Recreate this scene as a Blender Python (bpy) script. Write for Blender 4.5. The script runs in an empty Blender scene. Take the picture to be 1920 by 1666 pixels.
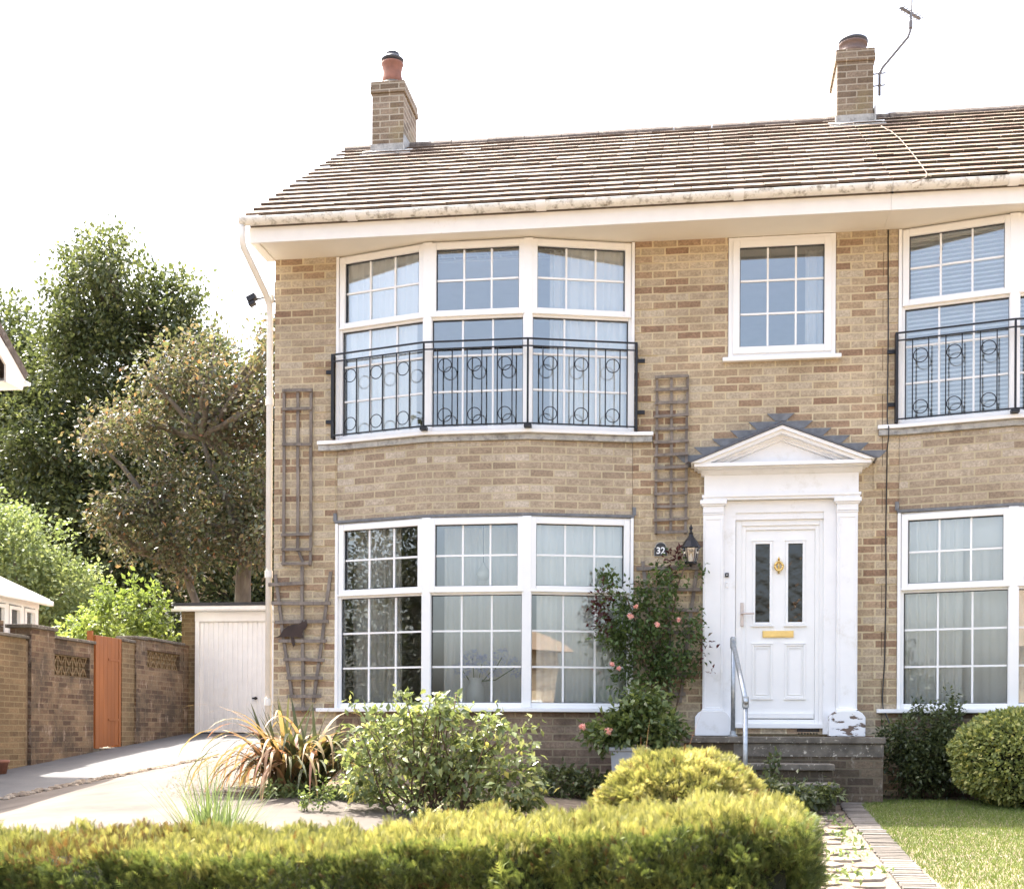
import bpy, bmesh, math, random
import numpy as np
from mathutils import Matrix, Vector, Euler
R_ = math.radians
random.seed(7); rng = np.random.default_rng(11)
sc = bpy.context.scene
col = sc.collection
# ------------------------------------------------------------------ camera
cd = bpy.data.cameras.new("camera"); cam = bpy.data.objects.new("camera", cd); col.objects.link(cam)
cd.sensor_width = 36; cd.lens = 2430/1920*36; cd.shift_y = 540/1920; cd.clip_end = 2000; cd.clip_start = .1
cam.matrix_world = Matrix.Translation((0, -12.68, .6)) @ Matrix.Rotation(R_(8.25), 4, 'Z') @ Matrix.Rotation(R_(90), 4, 'X') @ Matrix.Rotation(.0046, 4, 'Z')
sc.camera = cam
# ------------------------------------------------------------------ light
SX, SY = -.42, .36
sd = Vector((SX, SY, 1)).normalized()
w = bpy.data.worlds.new("World"); sc.world = w; w.use_nodes = True
nt = w.node_tree; bg = nt.nodes["Background"]
sky = nt.nodes.new("ShaderNodeTexSky"); sky.sky_type = 'NISHITA'; sky.sun_disc = False
sky.sun_elevation = math.asin(sd.z); sky.sun_rotation = math.atan2(SX, SY)
sky.air_density = 1.0; sky.dust_density = 7.0; sky.ozone_density = .8
hs = nt.nodes.new('ShaderNodeHueSaturation'); hs.inputs['Saturation'].default_value = .78; hs.inputs['Value'].default_value = 1.12   # thin high cloud whitens the blue
nt.links.new(sky.outputs[0], hs.inputs['Color']); nt.links.new(hs.outputs[0], bg.inputs[0]); bg.inputs[1].default_value = .15
ld = bpy.data.lights.new("sun", 'SUN'); ld.energy = 3.9; ld.angle = R_(.5); ld.color = (1, .95, .86)
lo = bpy.data.objects.new("sun", ld); col.objects.link(lo); lo.rotation_euler = sd.to_track_quat('Z', 'Y').to_euler()
lo.location = (-8, 8, 20)
sc.render.engine = 'CYCLES'
sc.view_settings.view_transform = 'Standard'; sc.view_settings.look = 'None'; sc.view_settings.exposure = 2.12; sc.view_settings.gamma = 1
sc.cycles.max_bounces = 10; sc.cycles.transparent_max_bounces = 24

# ------------------------------------------------------------------ ground height
def ss(a, b, x):
    t = min(1, max(0, (x-a)/(b-a))); return t*t*(3-2*t)
def zg(X, Y):
    lane = .57-.079*(8.7-min(Y, 8.7))
    near = min(.22+(.09 if Y < 0 else .04)*Y, .57)
    zl = lane+(near-lane)*ss(-7.2, -5, X)
    zr = .03+.048*min(Y, 0)
    z = zl+(zr-zl)*ss(-3.5, -.5, X)
    return max(z, -1.0)-.5*ss(5.9, 8.6, -Y)
# ------------------------------------------------------------------ materials
def nodes(name):
    m = bpy.data.materials.new(name); m.use_nodes = True
    t = m.node_tree; return m, t, t.nodes["Principled BSDF"]
def N(t, kind, **k):
    n = t.nodes.new(kind)
    for a, b in k.items():
        if a.startswith('i_'): n.inputs[a[2:].replace('_', ' ')].default_value = b
        else: setattr(n, a, b)
    return n
def ramp(t, stops, interp='LINEAR'):
    n = t.nodes.new('ShaderNodeValToRGB'); e = n.color_ramp.elements; n.color_ramp.interpolation = interp
    while len(e) < len(stops): e.new(.5)
    for i, (p, c) in enumerate(stops): e[i].position = p; e[i].color = (*c, 1)
    return n
def mixc(t, f, a, b, mode='MIX'):
    n = t.nodes.new('ShaderNodeMix'); n.data_type = 'RGBA'; n.blend_type = mode
    for s, v in ((0, f), (6, a), (7, b)):
        if hasattr(v, 'links'): t.links.new(v, n.inputs[s])
        else: n.inputs[s].default_value = (*v, 1) if isinstance(v, tuple) else v
    return n.outputs[2]
def coords(t, kind='Object', scale=(1, 1, 1)):
    tc = t.nodes.new('ShaderNodeTexCoord'); mp = t.nodes.new('ShaderNodeMapping'); mp.inputs['Scale'].default_value = scale
    t.links.new(tc.outputs[kind], mp.inputs[0]); return mp.outputs[0]
def noise(t, vec, scale, detail=4, rough=.6):
    n = N(t, 'ShaderNodeTexNoise'); n.inputs['Scale'].default_value = scale; n.inputs['Detail'].default_value = detail; n.inputs['Roughness'].default_value = rough
    if vec is not None: t.links.new(vec, n.inputs['Vector'])
    return n
def bump(t, b, h, s=.3, d=.01):
    n = t.nodes.new('ShaderNodeBump'); n.inputs['Strength'].default_value = s; n.inputs['Distance'].default_value = d
    t.links.new(h, n.inputs['Height']); t.links.new(n.outputs[0], b.inputs['Normal'])
def simple(name, c, rough=.5, metal=0, var=.12, nscale=6, bmp=0, dirt=None, dscale=3, dlo=.5, dhi=.75, spec=.5, scale=(1, 1, 1)):
    """a base colour with a soft variation and optional patches of a second colour"""
    m, t, b = nodes(name); v = coords(t, 'Object', scale)
    n = noise(t, v, nscale)
    dark = tuple(x*(1-var) for x in c); lite = tuple(min(1, x*(1+var)) for x in c)
    r = ramp(t, [(.3, dark), (.7, lite)]); t.links.new(n.outputs[0], r.inputs[0]); o = r.outputs[0]
    if dirt:
        n2 = noise(t, v, dscale, 8, .7); r2 = ramp(t, [(dlo, (0, 0, 0)), (dhi, (1, 1, 1))]); t.links.new(n2.outputs[0], r2.inputs[0])
        o = mixc(t, r2.outputs[0], o, dirt)
    t.links.new(o, b.inputs['Base Color']); b.inputs['Roughness'].default_value = rough; b.inputs['Metallic'].default_value = metal
    b.inputs['Specular IOR Level'].default_value = spec
    if bmp: bump(t, b, n.outputs[0], bmp)
    return m
def brickmat(name, stops, mortar, stain=None, slo=.5, shi=.7, msize=.017, row=.075, bw=.235, rough=.9, white=None, sstr=.8):
    m, t, b = nodes(name)
    tc = t.nodes.new('ShaderNodeTexCoord'); nz = noise(t, tc.outputs['UV'], 14, 2)
    add = N(t, 'ShaderNodeMixRGB' if False else 'ShaderNodeVectorMath', operation='MULTIPLY_ADD')
    t.links.new(nz.outputs['Color'], add.inputs[0]); add.inputs[1].default_value = (.009, .010, 0); t.links.new(tc.outputs['UV'], add.inputs[2])
    br = N(t, 'ShaderNodeTexBrick'); t.links.new(add.outputs[0], br.inputs[0])
    br.inputs['Scale'].default_value = 1; br.inputs['Color1'].default_value = (0, 0, 0, 1); br.inputs['Color2'].default_value = (1, 1, 1, 1)
    br.inputs['Mortar'].default_value = (.5, .5, .5, 1); br.inputs['Mortar Size'].default_value = msize*.5; br.inputs['Mortar Smooth'].default_value = .2
    br.inputs['Brick Width'].default_value = bw; br.inputs['Row Height'].default_value = row
    r = ramp(t, stops); t.links.new(br.outputs['Color'], r.inputs[0])
    n1 = noise(t, tc.outputs['UV'], 45, 5, .7); r1 = ramp(t, [(.25, (.55, .52, .50)), (.75, (1.32, 1.32, 1.32))]); t.links.new(n1.outputs[0], r1.inputs[0])
    c = mixc(t, 1.0, r.outputs[0], r1.outputs[0], 'MULTIPLY')
    n2 = noise(t, tc.outputs['UV'], .9, 5, .6); r2 = ramp(t, [(.3, (.74, .73, .71)), (.7, (1.12, 1.12, 1.12))]); t.links.new(n2.outputs[0], r2.inputs[0])
    n5 = noise(t, tc.outputs['UV'], 9, 4, .7); r5 = ramp(t, [(.3, (.80, .79, .77)), (.7, (1.16, 1.15, 1.13))]); t.links.new(n5.outputs[0], r5.inputs[0]); c = mixc(t, 1.0, c, r5.outputs[0], 'MULTIPLY')
    c = mixc(t, br.outputs['Fac'], c, mortar)
    c = mixc(t, 1.0, c, r2.outputs[0], 'MULTIPLY')
    if stain:
        n3 = noise(t, tc.outputs['UV'], 1.6, 8, .7); r3 = ramp(t, [(slo, (0, 0, 0)), (shi, (sstr,)*3)]); t.links.new(n3.outputs[0], r3.inputs[0])
        c = mixc(t, r3.outputs[0], c, stain)
    if white:
        mp = t.nodes.new('ShaderNodeMapping'); mp.inputs['Scale'].default_value = (1.3, .55, 1); mp.inputs['Location'].default_value = (4, 2, 0); t.links.new(tc.outputs['UV'], mp.inputs[0])
        n4 = noise(t, mp.outputs[0], 5, 6, .75); r4 = ramp(t, [(.56, (0, 0, 0)), (.68, (.75,)*3)]); t.links.new(n4.outputs[0], r4.inputs[0])
        c = mixc(t, r4.outputs[0], c, white)
    t.links.new(c, b.inputs['Base Color']); b.inputs['Roughness'].default_value = rough
    inv = N(t, 'ShaderNodeMath', operation='SUBTRACT'); inv.inputs[0].default_value = 1; t.links.new(br.outputs['Fac'], inv.inputs[1])
    ad = N(t, 'ShaderNodeMath', operation='MULTIPLY_ADD'); t.links.new(n1.outputs[0], ad.inputs[0]); ad.inputs[1].default_value = .35; t.links.new(inv.outputs[0], ad.inputs[2])
    bump(t, b, ad.outputs[0], .7, .006)
    return m
def rndmat(name, stops, rough=.7, transl=0, spec=.3, nz=0, bmp=0, patch=None, pscale=3, plo=.5, phi=.7):
    """colour picked per face group by the 'rnd' attribute"""
    m, t, b = nodes(name); a = N(t, 'ShaderNodeAttribute', attribute_name='rnd')
    r = ramp(t, stops); t.links.new(a.outputs['Fac'], r.inputs[0]); c = r.outputs[0]
    v = coords(t)
    if nz:
        n = noise(t, v, nz, 6, .7); r1 = ramp(t, [(.3, (.7,)*3), (.7, (1.25,)*3)]); t.links.new(n.outputs[0], r1.inputs[0]); c = mixc(t, 1.0, c, r1.outputs[0], 'MULTIPLY')
        if bmp: bump(t, b, n.outputs[0], bmp, .01)
    if patch:
        n2 = noise(t, v, pscale, 6, .7); r2 = ramp(t, [(plo, (0, 0, 0)), (phi, (1, 1, 1))]); t.links.new(n2.outputs[0], r2.inputs[0]); c = mixc(t, r2.outputs[0], c, patch)
    t.links.new(c, b.inputs['Base Color']); b.inputs['Roughness'].default_value = rough; b.inputs['Specular IOR Level'].default_value = spec
    if transl:
        tr = N(t, 'ShaderNodeBsdfTranslucent'); mx = N(t, 'ShaderNodeMixShader'); mx.inputs[0].default_value = transl
        g = mixc(t, 1.0, c, (1.3, 1.25, .85), 'MULTIPLY'); t.links.new(g, tr.inputs[0])
        out = t.nodes['Material Output']; t.links.new(b.outputs[0], mx.inputs[1]); t.links.new(tr.outputs[0], mx.inputs[2]); t.links.new(mx.outputs[0], out.inputs[0])
    return m
BR = [(0, (.28, .18, .12)), (.12, (.36, .25, .165)), (.26, (.43, .335, .225)), (.40, (.48, .39, .275)), (.62, (.53, .45, .335)), (.76, (.45, .365, .26)), (.86, (.57, .50, .39)), (.93, (.41, .295, .195)), (1, (.32, .215, .145))]
M = {}
M['brick'] = brickmat('buff_brick', BR, (.60, .50, .325), stain=(.27, .23, .17), slo=.50, shi=.80, sstr=.3)
M['brick_bay'] = brickmat('grey_buff_brick', [(0, (.33, .255, .185)), (.35, (.42, .34, .25)), (.7, (.47, .395, .30)), (1, (.58, .51, .42))], (.52, .44, .295))
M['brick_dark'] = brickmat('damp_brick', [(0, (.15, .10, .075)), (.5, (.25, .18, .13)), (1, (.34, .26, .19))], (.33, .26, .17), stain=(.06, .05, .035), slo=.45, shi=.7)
M['brick_fence'] = brickmat('weathered_brick', [(0, (.10, .06, .04)), (.3, (.16, .10, .065)), (.65, (.21, .145, .095)), (1, (.27, .19, .12))], (.25, .19, .12), stain=(.05, .04, .03), slo=.44, shi=.62, white=(.42, .33, .26))
M['brick_plain'] = brickmat('ochre_brick', [(0, (.16, .11, .06)), (1, (.26, .185, .105))], (.27, .21, .12), stain=(.08, .065, .035), slo=.55, shi=.75)
M['brick_step'] = brickmat('mossy_step_brick', [(0, (.07, .05, .038)), (.5, (.12, .09, .065)), (1, (.18, .14, .10))], (.16, .13, .09), stain=(.045, .04, .022), slo=.42, shi=.62, white=(.40, .36, .30))
M['brick_chim'] = brickmat('chimney_brick', [(0, (.17, .125, .085)), (.5, (.255, .20, .145)), (1, (.31, .25, .19))], (.42, .37, .29), stain=(.24, .20, .08), slo=.5, shi=.75)
M['pvc'] = simple('white_upvc', (.86, .86, .85), .3, var=.02, nscale=3, dirt=(.72, .70, .64), dscale=7, dlo=.6, dhi=.95)
M['paint'] = simple('white_paint', (.84, .84, .84), .42, var=.02, nscale=9, dirt=(.60, .57, .50), dscale=5, dlo=.56, dhi=.9)
M['fascia'] = simple('fascia_paint', (.82, .80, .76), .45, var=.03, dirt=(.55, .45, .32), dscale=5, dlo=.62, dhi=.9)
M['soffit'] = simple('soffit_board', (.80, .76, .68), .6, var=.03, nscale=2)
M['gutter'] = simple('lichened_gutter', (.78, .76, .71), .7, var=.08, nscale=15, dirt=(.20, .17, .12), dscale=11, dlo=.50, dhi=.68, bmp=.3)
M['pipe'] = simple('downpipe_plastic', (.80, .77, .71), .45, var=.05, dirt=(.5, .44, .34), dscale=2, dlo=.6, dhi=.9)
M['seal'] = simple('black_rubber', (.02, .022, .03), .5)
M['iron'] = simple('black_iron', (.018, .018, .022), .45, .3, var=.2, nscale=30)
M['galv'] = simple('galvanised_steel', (.42, .45, .48), .42, .75, var=.2, nscale=25, dirt=(.25, .22, .18), dscale=14, dlo=.62, dhi=.75)
M['brass'] = simple('brass', (.75, .55, .22), .3, .85, var=.1)
M['wood'] = simple('weathered_wood', (.20, .17, .145), .85, var=.3, nscale=12, bmp=.5, dirt=(.10, .08, .065), dscale=20, dlo=.5, dhi=.7, scale=(1, 1, .3))
M['lead'] = simple('lead_flashing', (.16, .165, .175), .55, .2, var=.25, nscale=14, bmp=.3, dirt=(.34, .33, .30), dscale=9, dlo=.6, dhi=.8)
M['leadlight'] = simple('worn_lead', (.42, .41, .38), .6, .1, var=.2, nscale=10, dirt=(.16, .15, .14), dscale=14, dlo=.48, dhi=.7)
M['slate'] = simple('slate', (.09, .095, .11), .5, var=.25, nscale=20, bmp=.3)
M['slab'] = simple('lichened_concrete', (.13, .115, .095), .9, var=.4, nscale=9, bmp=.6, dirt=(.50, .46, .39), dscale=26, dlo=.58, dhi=.66)
M['concrete'] = simple('pink_concrete', (.10, .082, .068), .9, var=.38, nscale=1.3, bmp=.2, dirt=(.075, .055, .042), dscale=5, dlo=.55, dhi=.85, scale=(1, 1, 1))
M['asphalt'] = simple('worn_asphalt', (.085, .085, .09), .85, var=.18, nscale=2, bmp=.3, dirt=(.13, .125, .12), dscale=40, dlo=.5, dhi=.8)
M['soil'] = simple('dry_soil', (.17, .125, .085), .95, var=.3, nscale=9, bmp=.6, dirt=(.32, .26, .19), dscale=14, dlo=.5, dhi=.75)
M['gravelbed'] = simple('gravel_bed', (.13, .10, .075), .95, var=.4, nscale=30, bmp=.6, dirt=(.30, .25, .20), dscale=45, dlo=.5, dhi=.65)
M['stone'] = rndmat('pale_stone', [(0, (.17, .135, .105)), (.5, (.25, .205, .16)), (1, (.34, .29, .235))], .9, nz=12, bmp=.4)
M['kerb'] = rndmat('kerb_setts', [(0, (.10, .087, .075)), (.5, (.135, .12, .105)), (1, (.18, .163, .145))], .9, nz=20, bmp=.4)
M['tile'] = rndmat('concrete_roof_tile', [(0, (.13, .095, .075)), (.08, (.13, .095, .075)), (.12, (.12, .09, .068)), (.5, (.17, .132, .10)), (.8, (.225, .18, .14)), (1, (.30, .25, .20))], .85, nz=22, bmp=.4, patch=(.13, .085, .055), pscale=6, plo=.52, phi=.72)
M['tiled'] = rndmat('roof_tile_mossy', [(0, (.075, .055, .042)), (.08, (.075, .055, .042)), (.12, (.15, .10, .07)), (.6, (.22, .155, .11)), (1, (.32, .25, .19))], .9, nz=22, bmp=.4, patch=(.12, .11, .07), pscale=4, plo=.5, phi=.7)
M['ridge'] = simple('ridge_tile', (.12, .095, .08), .9, var=.3, nscale=12, bmp=.4, dirt=(.34, .32, .26), dscale=15, dlo=.55, dhi=.75)
M['terra'] = simple('terracotta', (.24, .105, .07), .7, var=.2, nscale=10)
M['oldpot'] = simple('sooty_pot', (.15, .105, .09), .8, var=.2)
M['felt'] = simple('roof_felt', (.035, .035, .038), .8, var=.3)
M['plaster'] = simple('interior_plaster', (.72, .70, .66), .9, var=.05)
M['floorin'] = simple('interior_floor', (.25, .19, .14), .6, var=.1)
M['orange'] = simple('orange_stained_wood', (.29, .10, .026), .6, var=.18, nscale=4, dirt=(.24, .08, .025), dscale=6, dlo=.55, dhi=.8, scale=(1, 1, .12), bmp=.2)
M['bark'] = simple('grey_bark', (.15, .125, .10), .95, var=.3, nscale=8, bmp=.7, dirt=(.24, .22, .17), dscale=6, dlo=.5, dhi=.75, scale=(1, 1, .3))
M['stem'] = simple('brown_stem', (.11, .07, .045), .85, var=.3)
M['rust'] = simple('dark_rust', (.04, .025, .02), .8, var=.3)
M['gplast'] = simple('garage_white', (.85, .85, .85), .4, var=.03, dirt=(.6, .53, .45), dscale=2.5, dlo=.6, dhi=.95)
M['soot'] = simple('cowl_metal', (.07, .075, .09), .6, .3)
M['black'] = simple('black_plastic', (.02, .02, .022), .35)
M['planter'] = simple('grey_planter', (.30, .32, .34), .6, var=.15)
M['silver'] = simple('silver_metal', (.55, .48, .44), .4, .5)
M['lampgl'] = simple('frosted_glass', (.75, .74, .68), .2)
M['aerial'] = simple('dull_aluminium', (.16, .16, .17), .7, .1)
M['lead_in'] = simple('faded_cable', (.20, .14, .10), .8)
M['blue'] = rndmat('hydrangea_petals', [(0, (.38, .42, .78)), (1, (.72, .75, .95))], .7, .2)
def peelmat():
    m, t, b = nodes('peeling_white_paint'); v = coords(t, 'Object', (1, 1, 2.6))
    n = noise(t, v, 5.5, 7, .65); r = ramp(t, [(.545, (0, 0, 0)), (.565, (1, 1, 1))]); t.links.new(n.outputs[0], r.inputs[0])
    c = mixc(t, r.outputs[0], (.84, .84, .84), (.16, .11, .08))
    t.links.new(c, b.inputs['Base Color']); b.inputs['Roughness'].default_value = .5
    inv = N(t, 'ShaderNodeMath', operation='SUBTRACT'); inv.inputs[0].default_value = 1; t.links.new(r.outputs[0], inv.inputs[1]); bump(t, b, inv.outputs[0], .8, .006)
    return m
M['peel'] = peelmat()
def glassmat(name, base=.10, wob=.04, ws=1.6, tint=(.97, .985, .985)):
    m = bpy.data.materials.new(name); m.use_nodes = True; t = m.node_tree; t.nodes.remove(t.nodes['Principled BSDF'])
    tr = N(t, 'ShaderNodeBsdfTransparent'); tr.inputs[0].default_value = (*tint, 1)
    gl = N(t, 'ShaderNodeBsdfGlossy'); gl.inputs['Roughness'].default_value = .005; gl.inputs[0].default_value = (.95, .98, 1, 1)
    fr = N(t, 'ShaderNodeFresnel'); fr.inputs[0].default_value = 1.52
    ad = N(t, 'ShaderNodeMath', operation='MULTIPLY_ADD'); ad.inputs[1].default_value = 1.3; ad.inputs[2].default_value = base; ad.use_clamp = True; t.links.new(fr.outputs[0], ad.inputs[0])
    mx = N(t, 'ShaderNodeMixShader'); t.links.new(ad.outputs[0], mx.inputs[0]); t.links.new(tr.outputs[0], mx.inputs[1]); t.links.new(gl.outputs[0], mx.inputs[2])
    n = noise(t, coords(t), ws, 2, .4); bp = N(t, 'ShaderNodeBump'); bp.inputs['Strength'].default_value = wob; bp.inputs['Distance'].default_value = .05
    t.links.new(n.outputs[0], bp.inputs['Height']); t.links.new(bp.outputs[0], gl.inputs['Normal'])
    t.links.new(mx.outputs[0], t.nodes['Material Output'].inputs[0]); return m
M['glass'] = glassmat('window_glass', .095, .03)
M['doorglass'] = glassmat('door_glass', .0, .10, 9, (.62, .56, .50))
def clothmat(name, c, thru):
    m, t, b = nodes(name); b.inputs['Base Color'].default_value = (*c, 1); b.inputs['Roughness'].default_value = .9
    tl = N(t, 'ShaderNodeBsdfTranslucent'); tl.inputs[0].default_value = (*c, 1); m1 = N(t, 'ShaderNodeMixShader'); m1.inputs[0].default_value = .12
    tp = N(t, 'ShaderNodeBsdfTransparent'); m2 = N(t, 'ShaderNodeMixShader'); m2.inputs[0].default_value = thru
    o = t.nodes['Material Output']; t.links.new(b.outputs[0], m1.inputs[1]); t.links.new(tl.outputs[0], m1.inputs[2]); t.links.new(m1.outputs[0], m2.inputs[1]); t.links.new(tp.outputs[0], m2.inputs[2]); t.links.new(m2.outputs[0], o.inputs[0])
    return m
M['curtain'] = clothmat('curtain_cloth', (.88, .87, .84), .0)
M['sheer'] = clothmat('sheer_cloth', (.93, .91, .87), .08)
M['greycurtain'] = clothmat('grey_curtain_cloth', (.74, .70, .64), .0)
LEAF = dict(
 deep=[(0, (.012, .018, .008)), (1, (.05, .055, .03))],
 dark=[(0, (.022, .030, .014)), (.5, (.048, .062, .026)), (.85, (.09, .105, .045)), (1, (.16, .175, .085))],
 mid=[(0, (.03, .045, .016)), (.5, (.07, .095, .033)), (1, (.16, .19, .075))],
 pale=[(0, (.07, .095, .04)), (.5, (.13, .165, .07)), (1, (.24, .27, .13))],
 bright=[(0, (.05, .075, .02)), (.5, (.12, .16, .04)), (1, (.24, .28, .09))],
 copper=[(0, (.032, .028, .022)), (.3, (.055, .060, .032)), (.5, (.085, .098, .05)), (.65, (.085, .065, .05)), (.8, (.115, .10, .06)), (.93, (.15, .09, .05)), (1, (.26, .10, .05))],
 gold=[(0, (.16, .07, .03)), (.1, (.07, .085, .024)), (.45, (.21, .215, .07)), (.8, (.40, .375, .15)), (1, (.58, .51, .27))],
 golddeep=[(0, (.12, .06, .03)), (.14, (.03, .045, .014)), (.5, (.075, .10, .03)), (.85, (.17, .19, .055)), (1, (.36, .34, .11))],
 box=[(0, (.06, .08, .025)), (.45, (.14, .16, .05)), (.8, (.25, .27, .09)), (1, (.38, .34, .13))],
 shrub=[(0, (.035, .048, .02)), (.5, (.085, .105, .042)), (.85, (.18, .19, .09)), (1, (.38, .34, .10))],
 rose=[(0, (.02, .03, .012)), (.6, (.045, .07, .02)), (.93, (.075, .11, .035)), (1, (.09, .03, .025))],
 redleaf=[(0, (.05, .012, .015)), (1, (.12, .03, .03))],
 phorm=[(0, (.05, .065, .03)), (.25, (.13, .14, .06)), (.42, (.26, .19, .09)), (.65, (.38, .25, .13)), (.88, (.44, .24, .155)), (1, (.38, .17, .14))],
 tuft=[(0, (.11, .16, .05)), (1, (.30, .38, .17))],
 grass=[(0, (.07, .10, .02)), (.5, (.105, .15, .03)), (.88, (.16, .20, .045)), (1, (.25, .26, .09))])
SC = {'deep': 1, 'dark': 1.75, 'mid': 1.8, 'pale': 1.5, 'bright': 1.5, 'copper': 1.7, 'gold': 1.12, 'golddeep': 1.5, 'box': 1.8, 'shrub': 2.2, 'rose': 2.1, 'grass': 1.25, 'tuft': .85, 'phorm': .95}
for k, m_ in SC.items(): LEAF[k] = [(p, tuple(min(.85, x*m_) for x in c)) for p, c in LEAF[k]]
for k, v in LEAF.items():
    M['lf_'+k] = rndmat('leaf_'+k, v, rough=.30 if k in ('dark', 'copper', 'shrub', 'mid') else .55, transl={'gold': .42, 'golddeep': .35, 'bright': .45, 'tuft': .35, 'grass': .3, 'phorm': .35}.get(k, .38), spec=.5)
M['petal'] = rndmat('rose_petal', [(0, (.80, .36, .34)), (1, (.95, .66, .60))], .6, .3)
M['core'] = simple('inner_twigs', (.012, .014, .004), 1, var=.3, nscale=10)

# ------------------------------------------------------------------ mesh builder
class MB:
    def __init__(s, M=None): s.v = []; s.f = []; s.r = []; s.M = M
    def add(s, vs, fs, r=.5):
        o = len(s.v)
        for p in vs:
            p = Vector(p); s.v.append(tuple(s.M @ p) if s.M is not None else tuple(p))
        for f in fs: s.f.append([o+i for i in f]); s.r.append(r)
    def box(s, x0, x1, y0, y1, z0, z1, r=.5):
        s.add([(x, y, z) for z in (z0, z1) for y in (y0, y1) for x in (x0, x1)], [(0, 2, 3, 1), (4, 5, 7, 6), (0, 1, 5, 4), (2, 6, 7, 3), (0, 4, 6, 2), (1, 3, 7, 5)], r)
        return s
    def prism(s, poly, a, b, ax='y', r=.5):
        n = len(poly); f = {'y': lambda p, t: (p[0], t, p[1]), 'z': lambda p, t: (p[0], p[1], t), 'x': lambda p, t: (t, p[0], p[1])}[ax]
        s.add([f(p, a) for p in poly]+[f(p, b) for p in poly], [list(range(n)), list(range(2*n-1, n-1, -1))]+[(i, (i+1) % n, n+(i+1) % n, n+i) for i in range(n)], r)
        return s
    def tube(s, pts, rad, n=8, caps=True, r=.5):
        pts = [Vector(p) for p in pts]; rs = rad if isinstance(rad, (list, tuple)) else [rad]*len(pts); vs = []
        up = None
        for i, p in enumerate(pts):
            d = (pts[min(i+1, len(pts)-1)]-pts[max(i-1, 0)]).normalized()
            if up is None: up = d.orthogonal().normalized()
            up = (up-d*up.dot(d)).normalized(); sd_ = d.cross(up)
            vs += [p+(up*math.cos(2*math.pi*k/n)+sd_*math.sin(2*math.pi*k/n))*rs[i] for k in range(n)]
        fs = [(i*n+k, i*n+(k+1) % n, (i+1)*n+(k+1) % n, (i+1)*n+k) for i in range(len(pts)-1) for k in range(n)]
        if caps: fs += [list(range(n-1, -1, -1)), [(len(pts)-1)*n+k for k in range(n)]]
        s.add(vs, fs, r); return s
    def lathe(s, prof, c=(0, 0, 0), n=20, r=.5):
        vs = [(c[0]+a*math.cos(2*math.pi*k/n), c[1]+a*math.sin(2*math.pi*k/n), c[2]+z) for a, z in prof for k in range(n)]
        m = len(prof); fs = [(i*n+k, i*n+(k+1) % n, (i+1)*n+(k+1) % n, (i+1)*n+k) for i in range(m-1) for k in range(n)]
        fs += [list(range(n-1, -1, -1)), [(m-1)*n+k for k in range(n)]]
        s.add(vs, fs, r); return s
    def ring(s, c, R, r, axis='y', n=20, m=6):
        vs = []; fs = []
        for i in range(n):
            a = 2*math.pi*i/n
            for j in range(m):
                b = 2*math.pi*j/m; q = R+r*math.cos(b); h = r*math.sin(b)
                vs.append((c[0]+q*math.cos(a), c[1]+h, c[2]+q*math.sin(a)))
        for i in range(n):
            for j in range(m): fs.append((i*m+j, ((i+1) % n)*m+j, ((i+1) % n)*m+(j+1) % m, i*m+(j+1) % m))
        s.add(vs, fs); return s
    def frame(s, x0, x1, z0, z1, w, y0, y1, wb=None):
        wb = w if wb is None else wb
        s.box(x0, x0+w, y0, y1, z0, z1); s.box(x1-w, x1, y0, y1, z0, z1); s.box(x0+w, x1-w, y0, y1, z1-w, z1); s.box(x0+w, x1-w, y0, y1, z0, z0+wb); return s
    def build(s, name, mat, parent=None, smooth=False, bevel=0, recalc=True):
        me = bpy.data.meshes.new(name); me.from_pydata(s.v, [], s.f)
        if recalc:
            bm = bmesh.new(); bm.from_mesh(me); bmesh.ops.recalc_face_normals(bm, faces=bm.faces); bm.to_mesh(me); bm.free()
        uv = me.uv_layers.new(name='UVMap'); at = me.attributes.new('rnd', 'FLOAT', 'FACE')
        for p in me.polygons:
            at.data[p.index].value = s.r[p.index]; n = p.normal
            h = math.hypot(n.x, n.y)
            for li in p.loop_indices:
                c = me.vertices[me.loops[li].vertex_index].co
                if h < .3: uv.data[li].uv = (c.x, c.y)
                else: uv.data[li].uv = ((-n.y*c.x+n.x*c.y)/h, c.z)
        if smooth: me.polygons.foreach_set('use_smooth', [True]*len(me.polygons))
        me.materials.append(M[mat]); o = bpy.data.objects.new(name, me); col.objects.link(o); o.parent = parent
        if bevel:
            b = o.modifiers.new('bevel', 'BEVEL'); b.width = bevel; b.segments = 2; b.limit_method = 'ANGLE'
        return o
def tag(o, label, cat=None, group=None, kind=None):
    if label: o['label'] = label
    if cat: o['category'] = cat
    if group: o['group'] = group
    if kind: o['kind'] = kind
    return o
def thing(name, label, cat, loc=(0, 0, 0), group=None):
    o = bpy.data.objects.new(name, None); col.objects.link(o); o.empty_display_size = .2
    o.location = (0, 0, 0)   # children are modelled in world metres
    return tag(o, label, cat, group)
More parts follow.
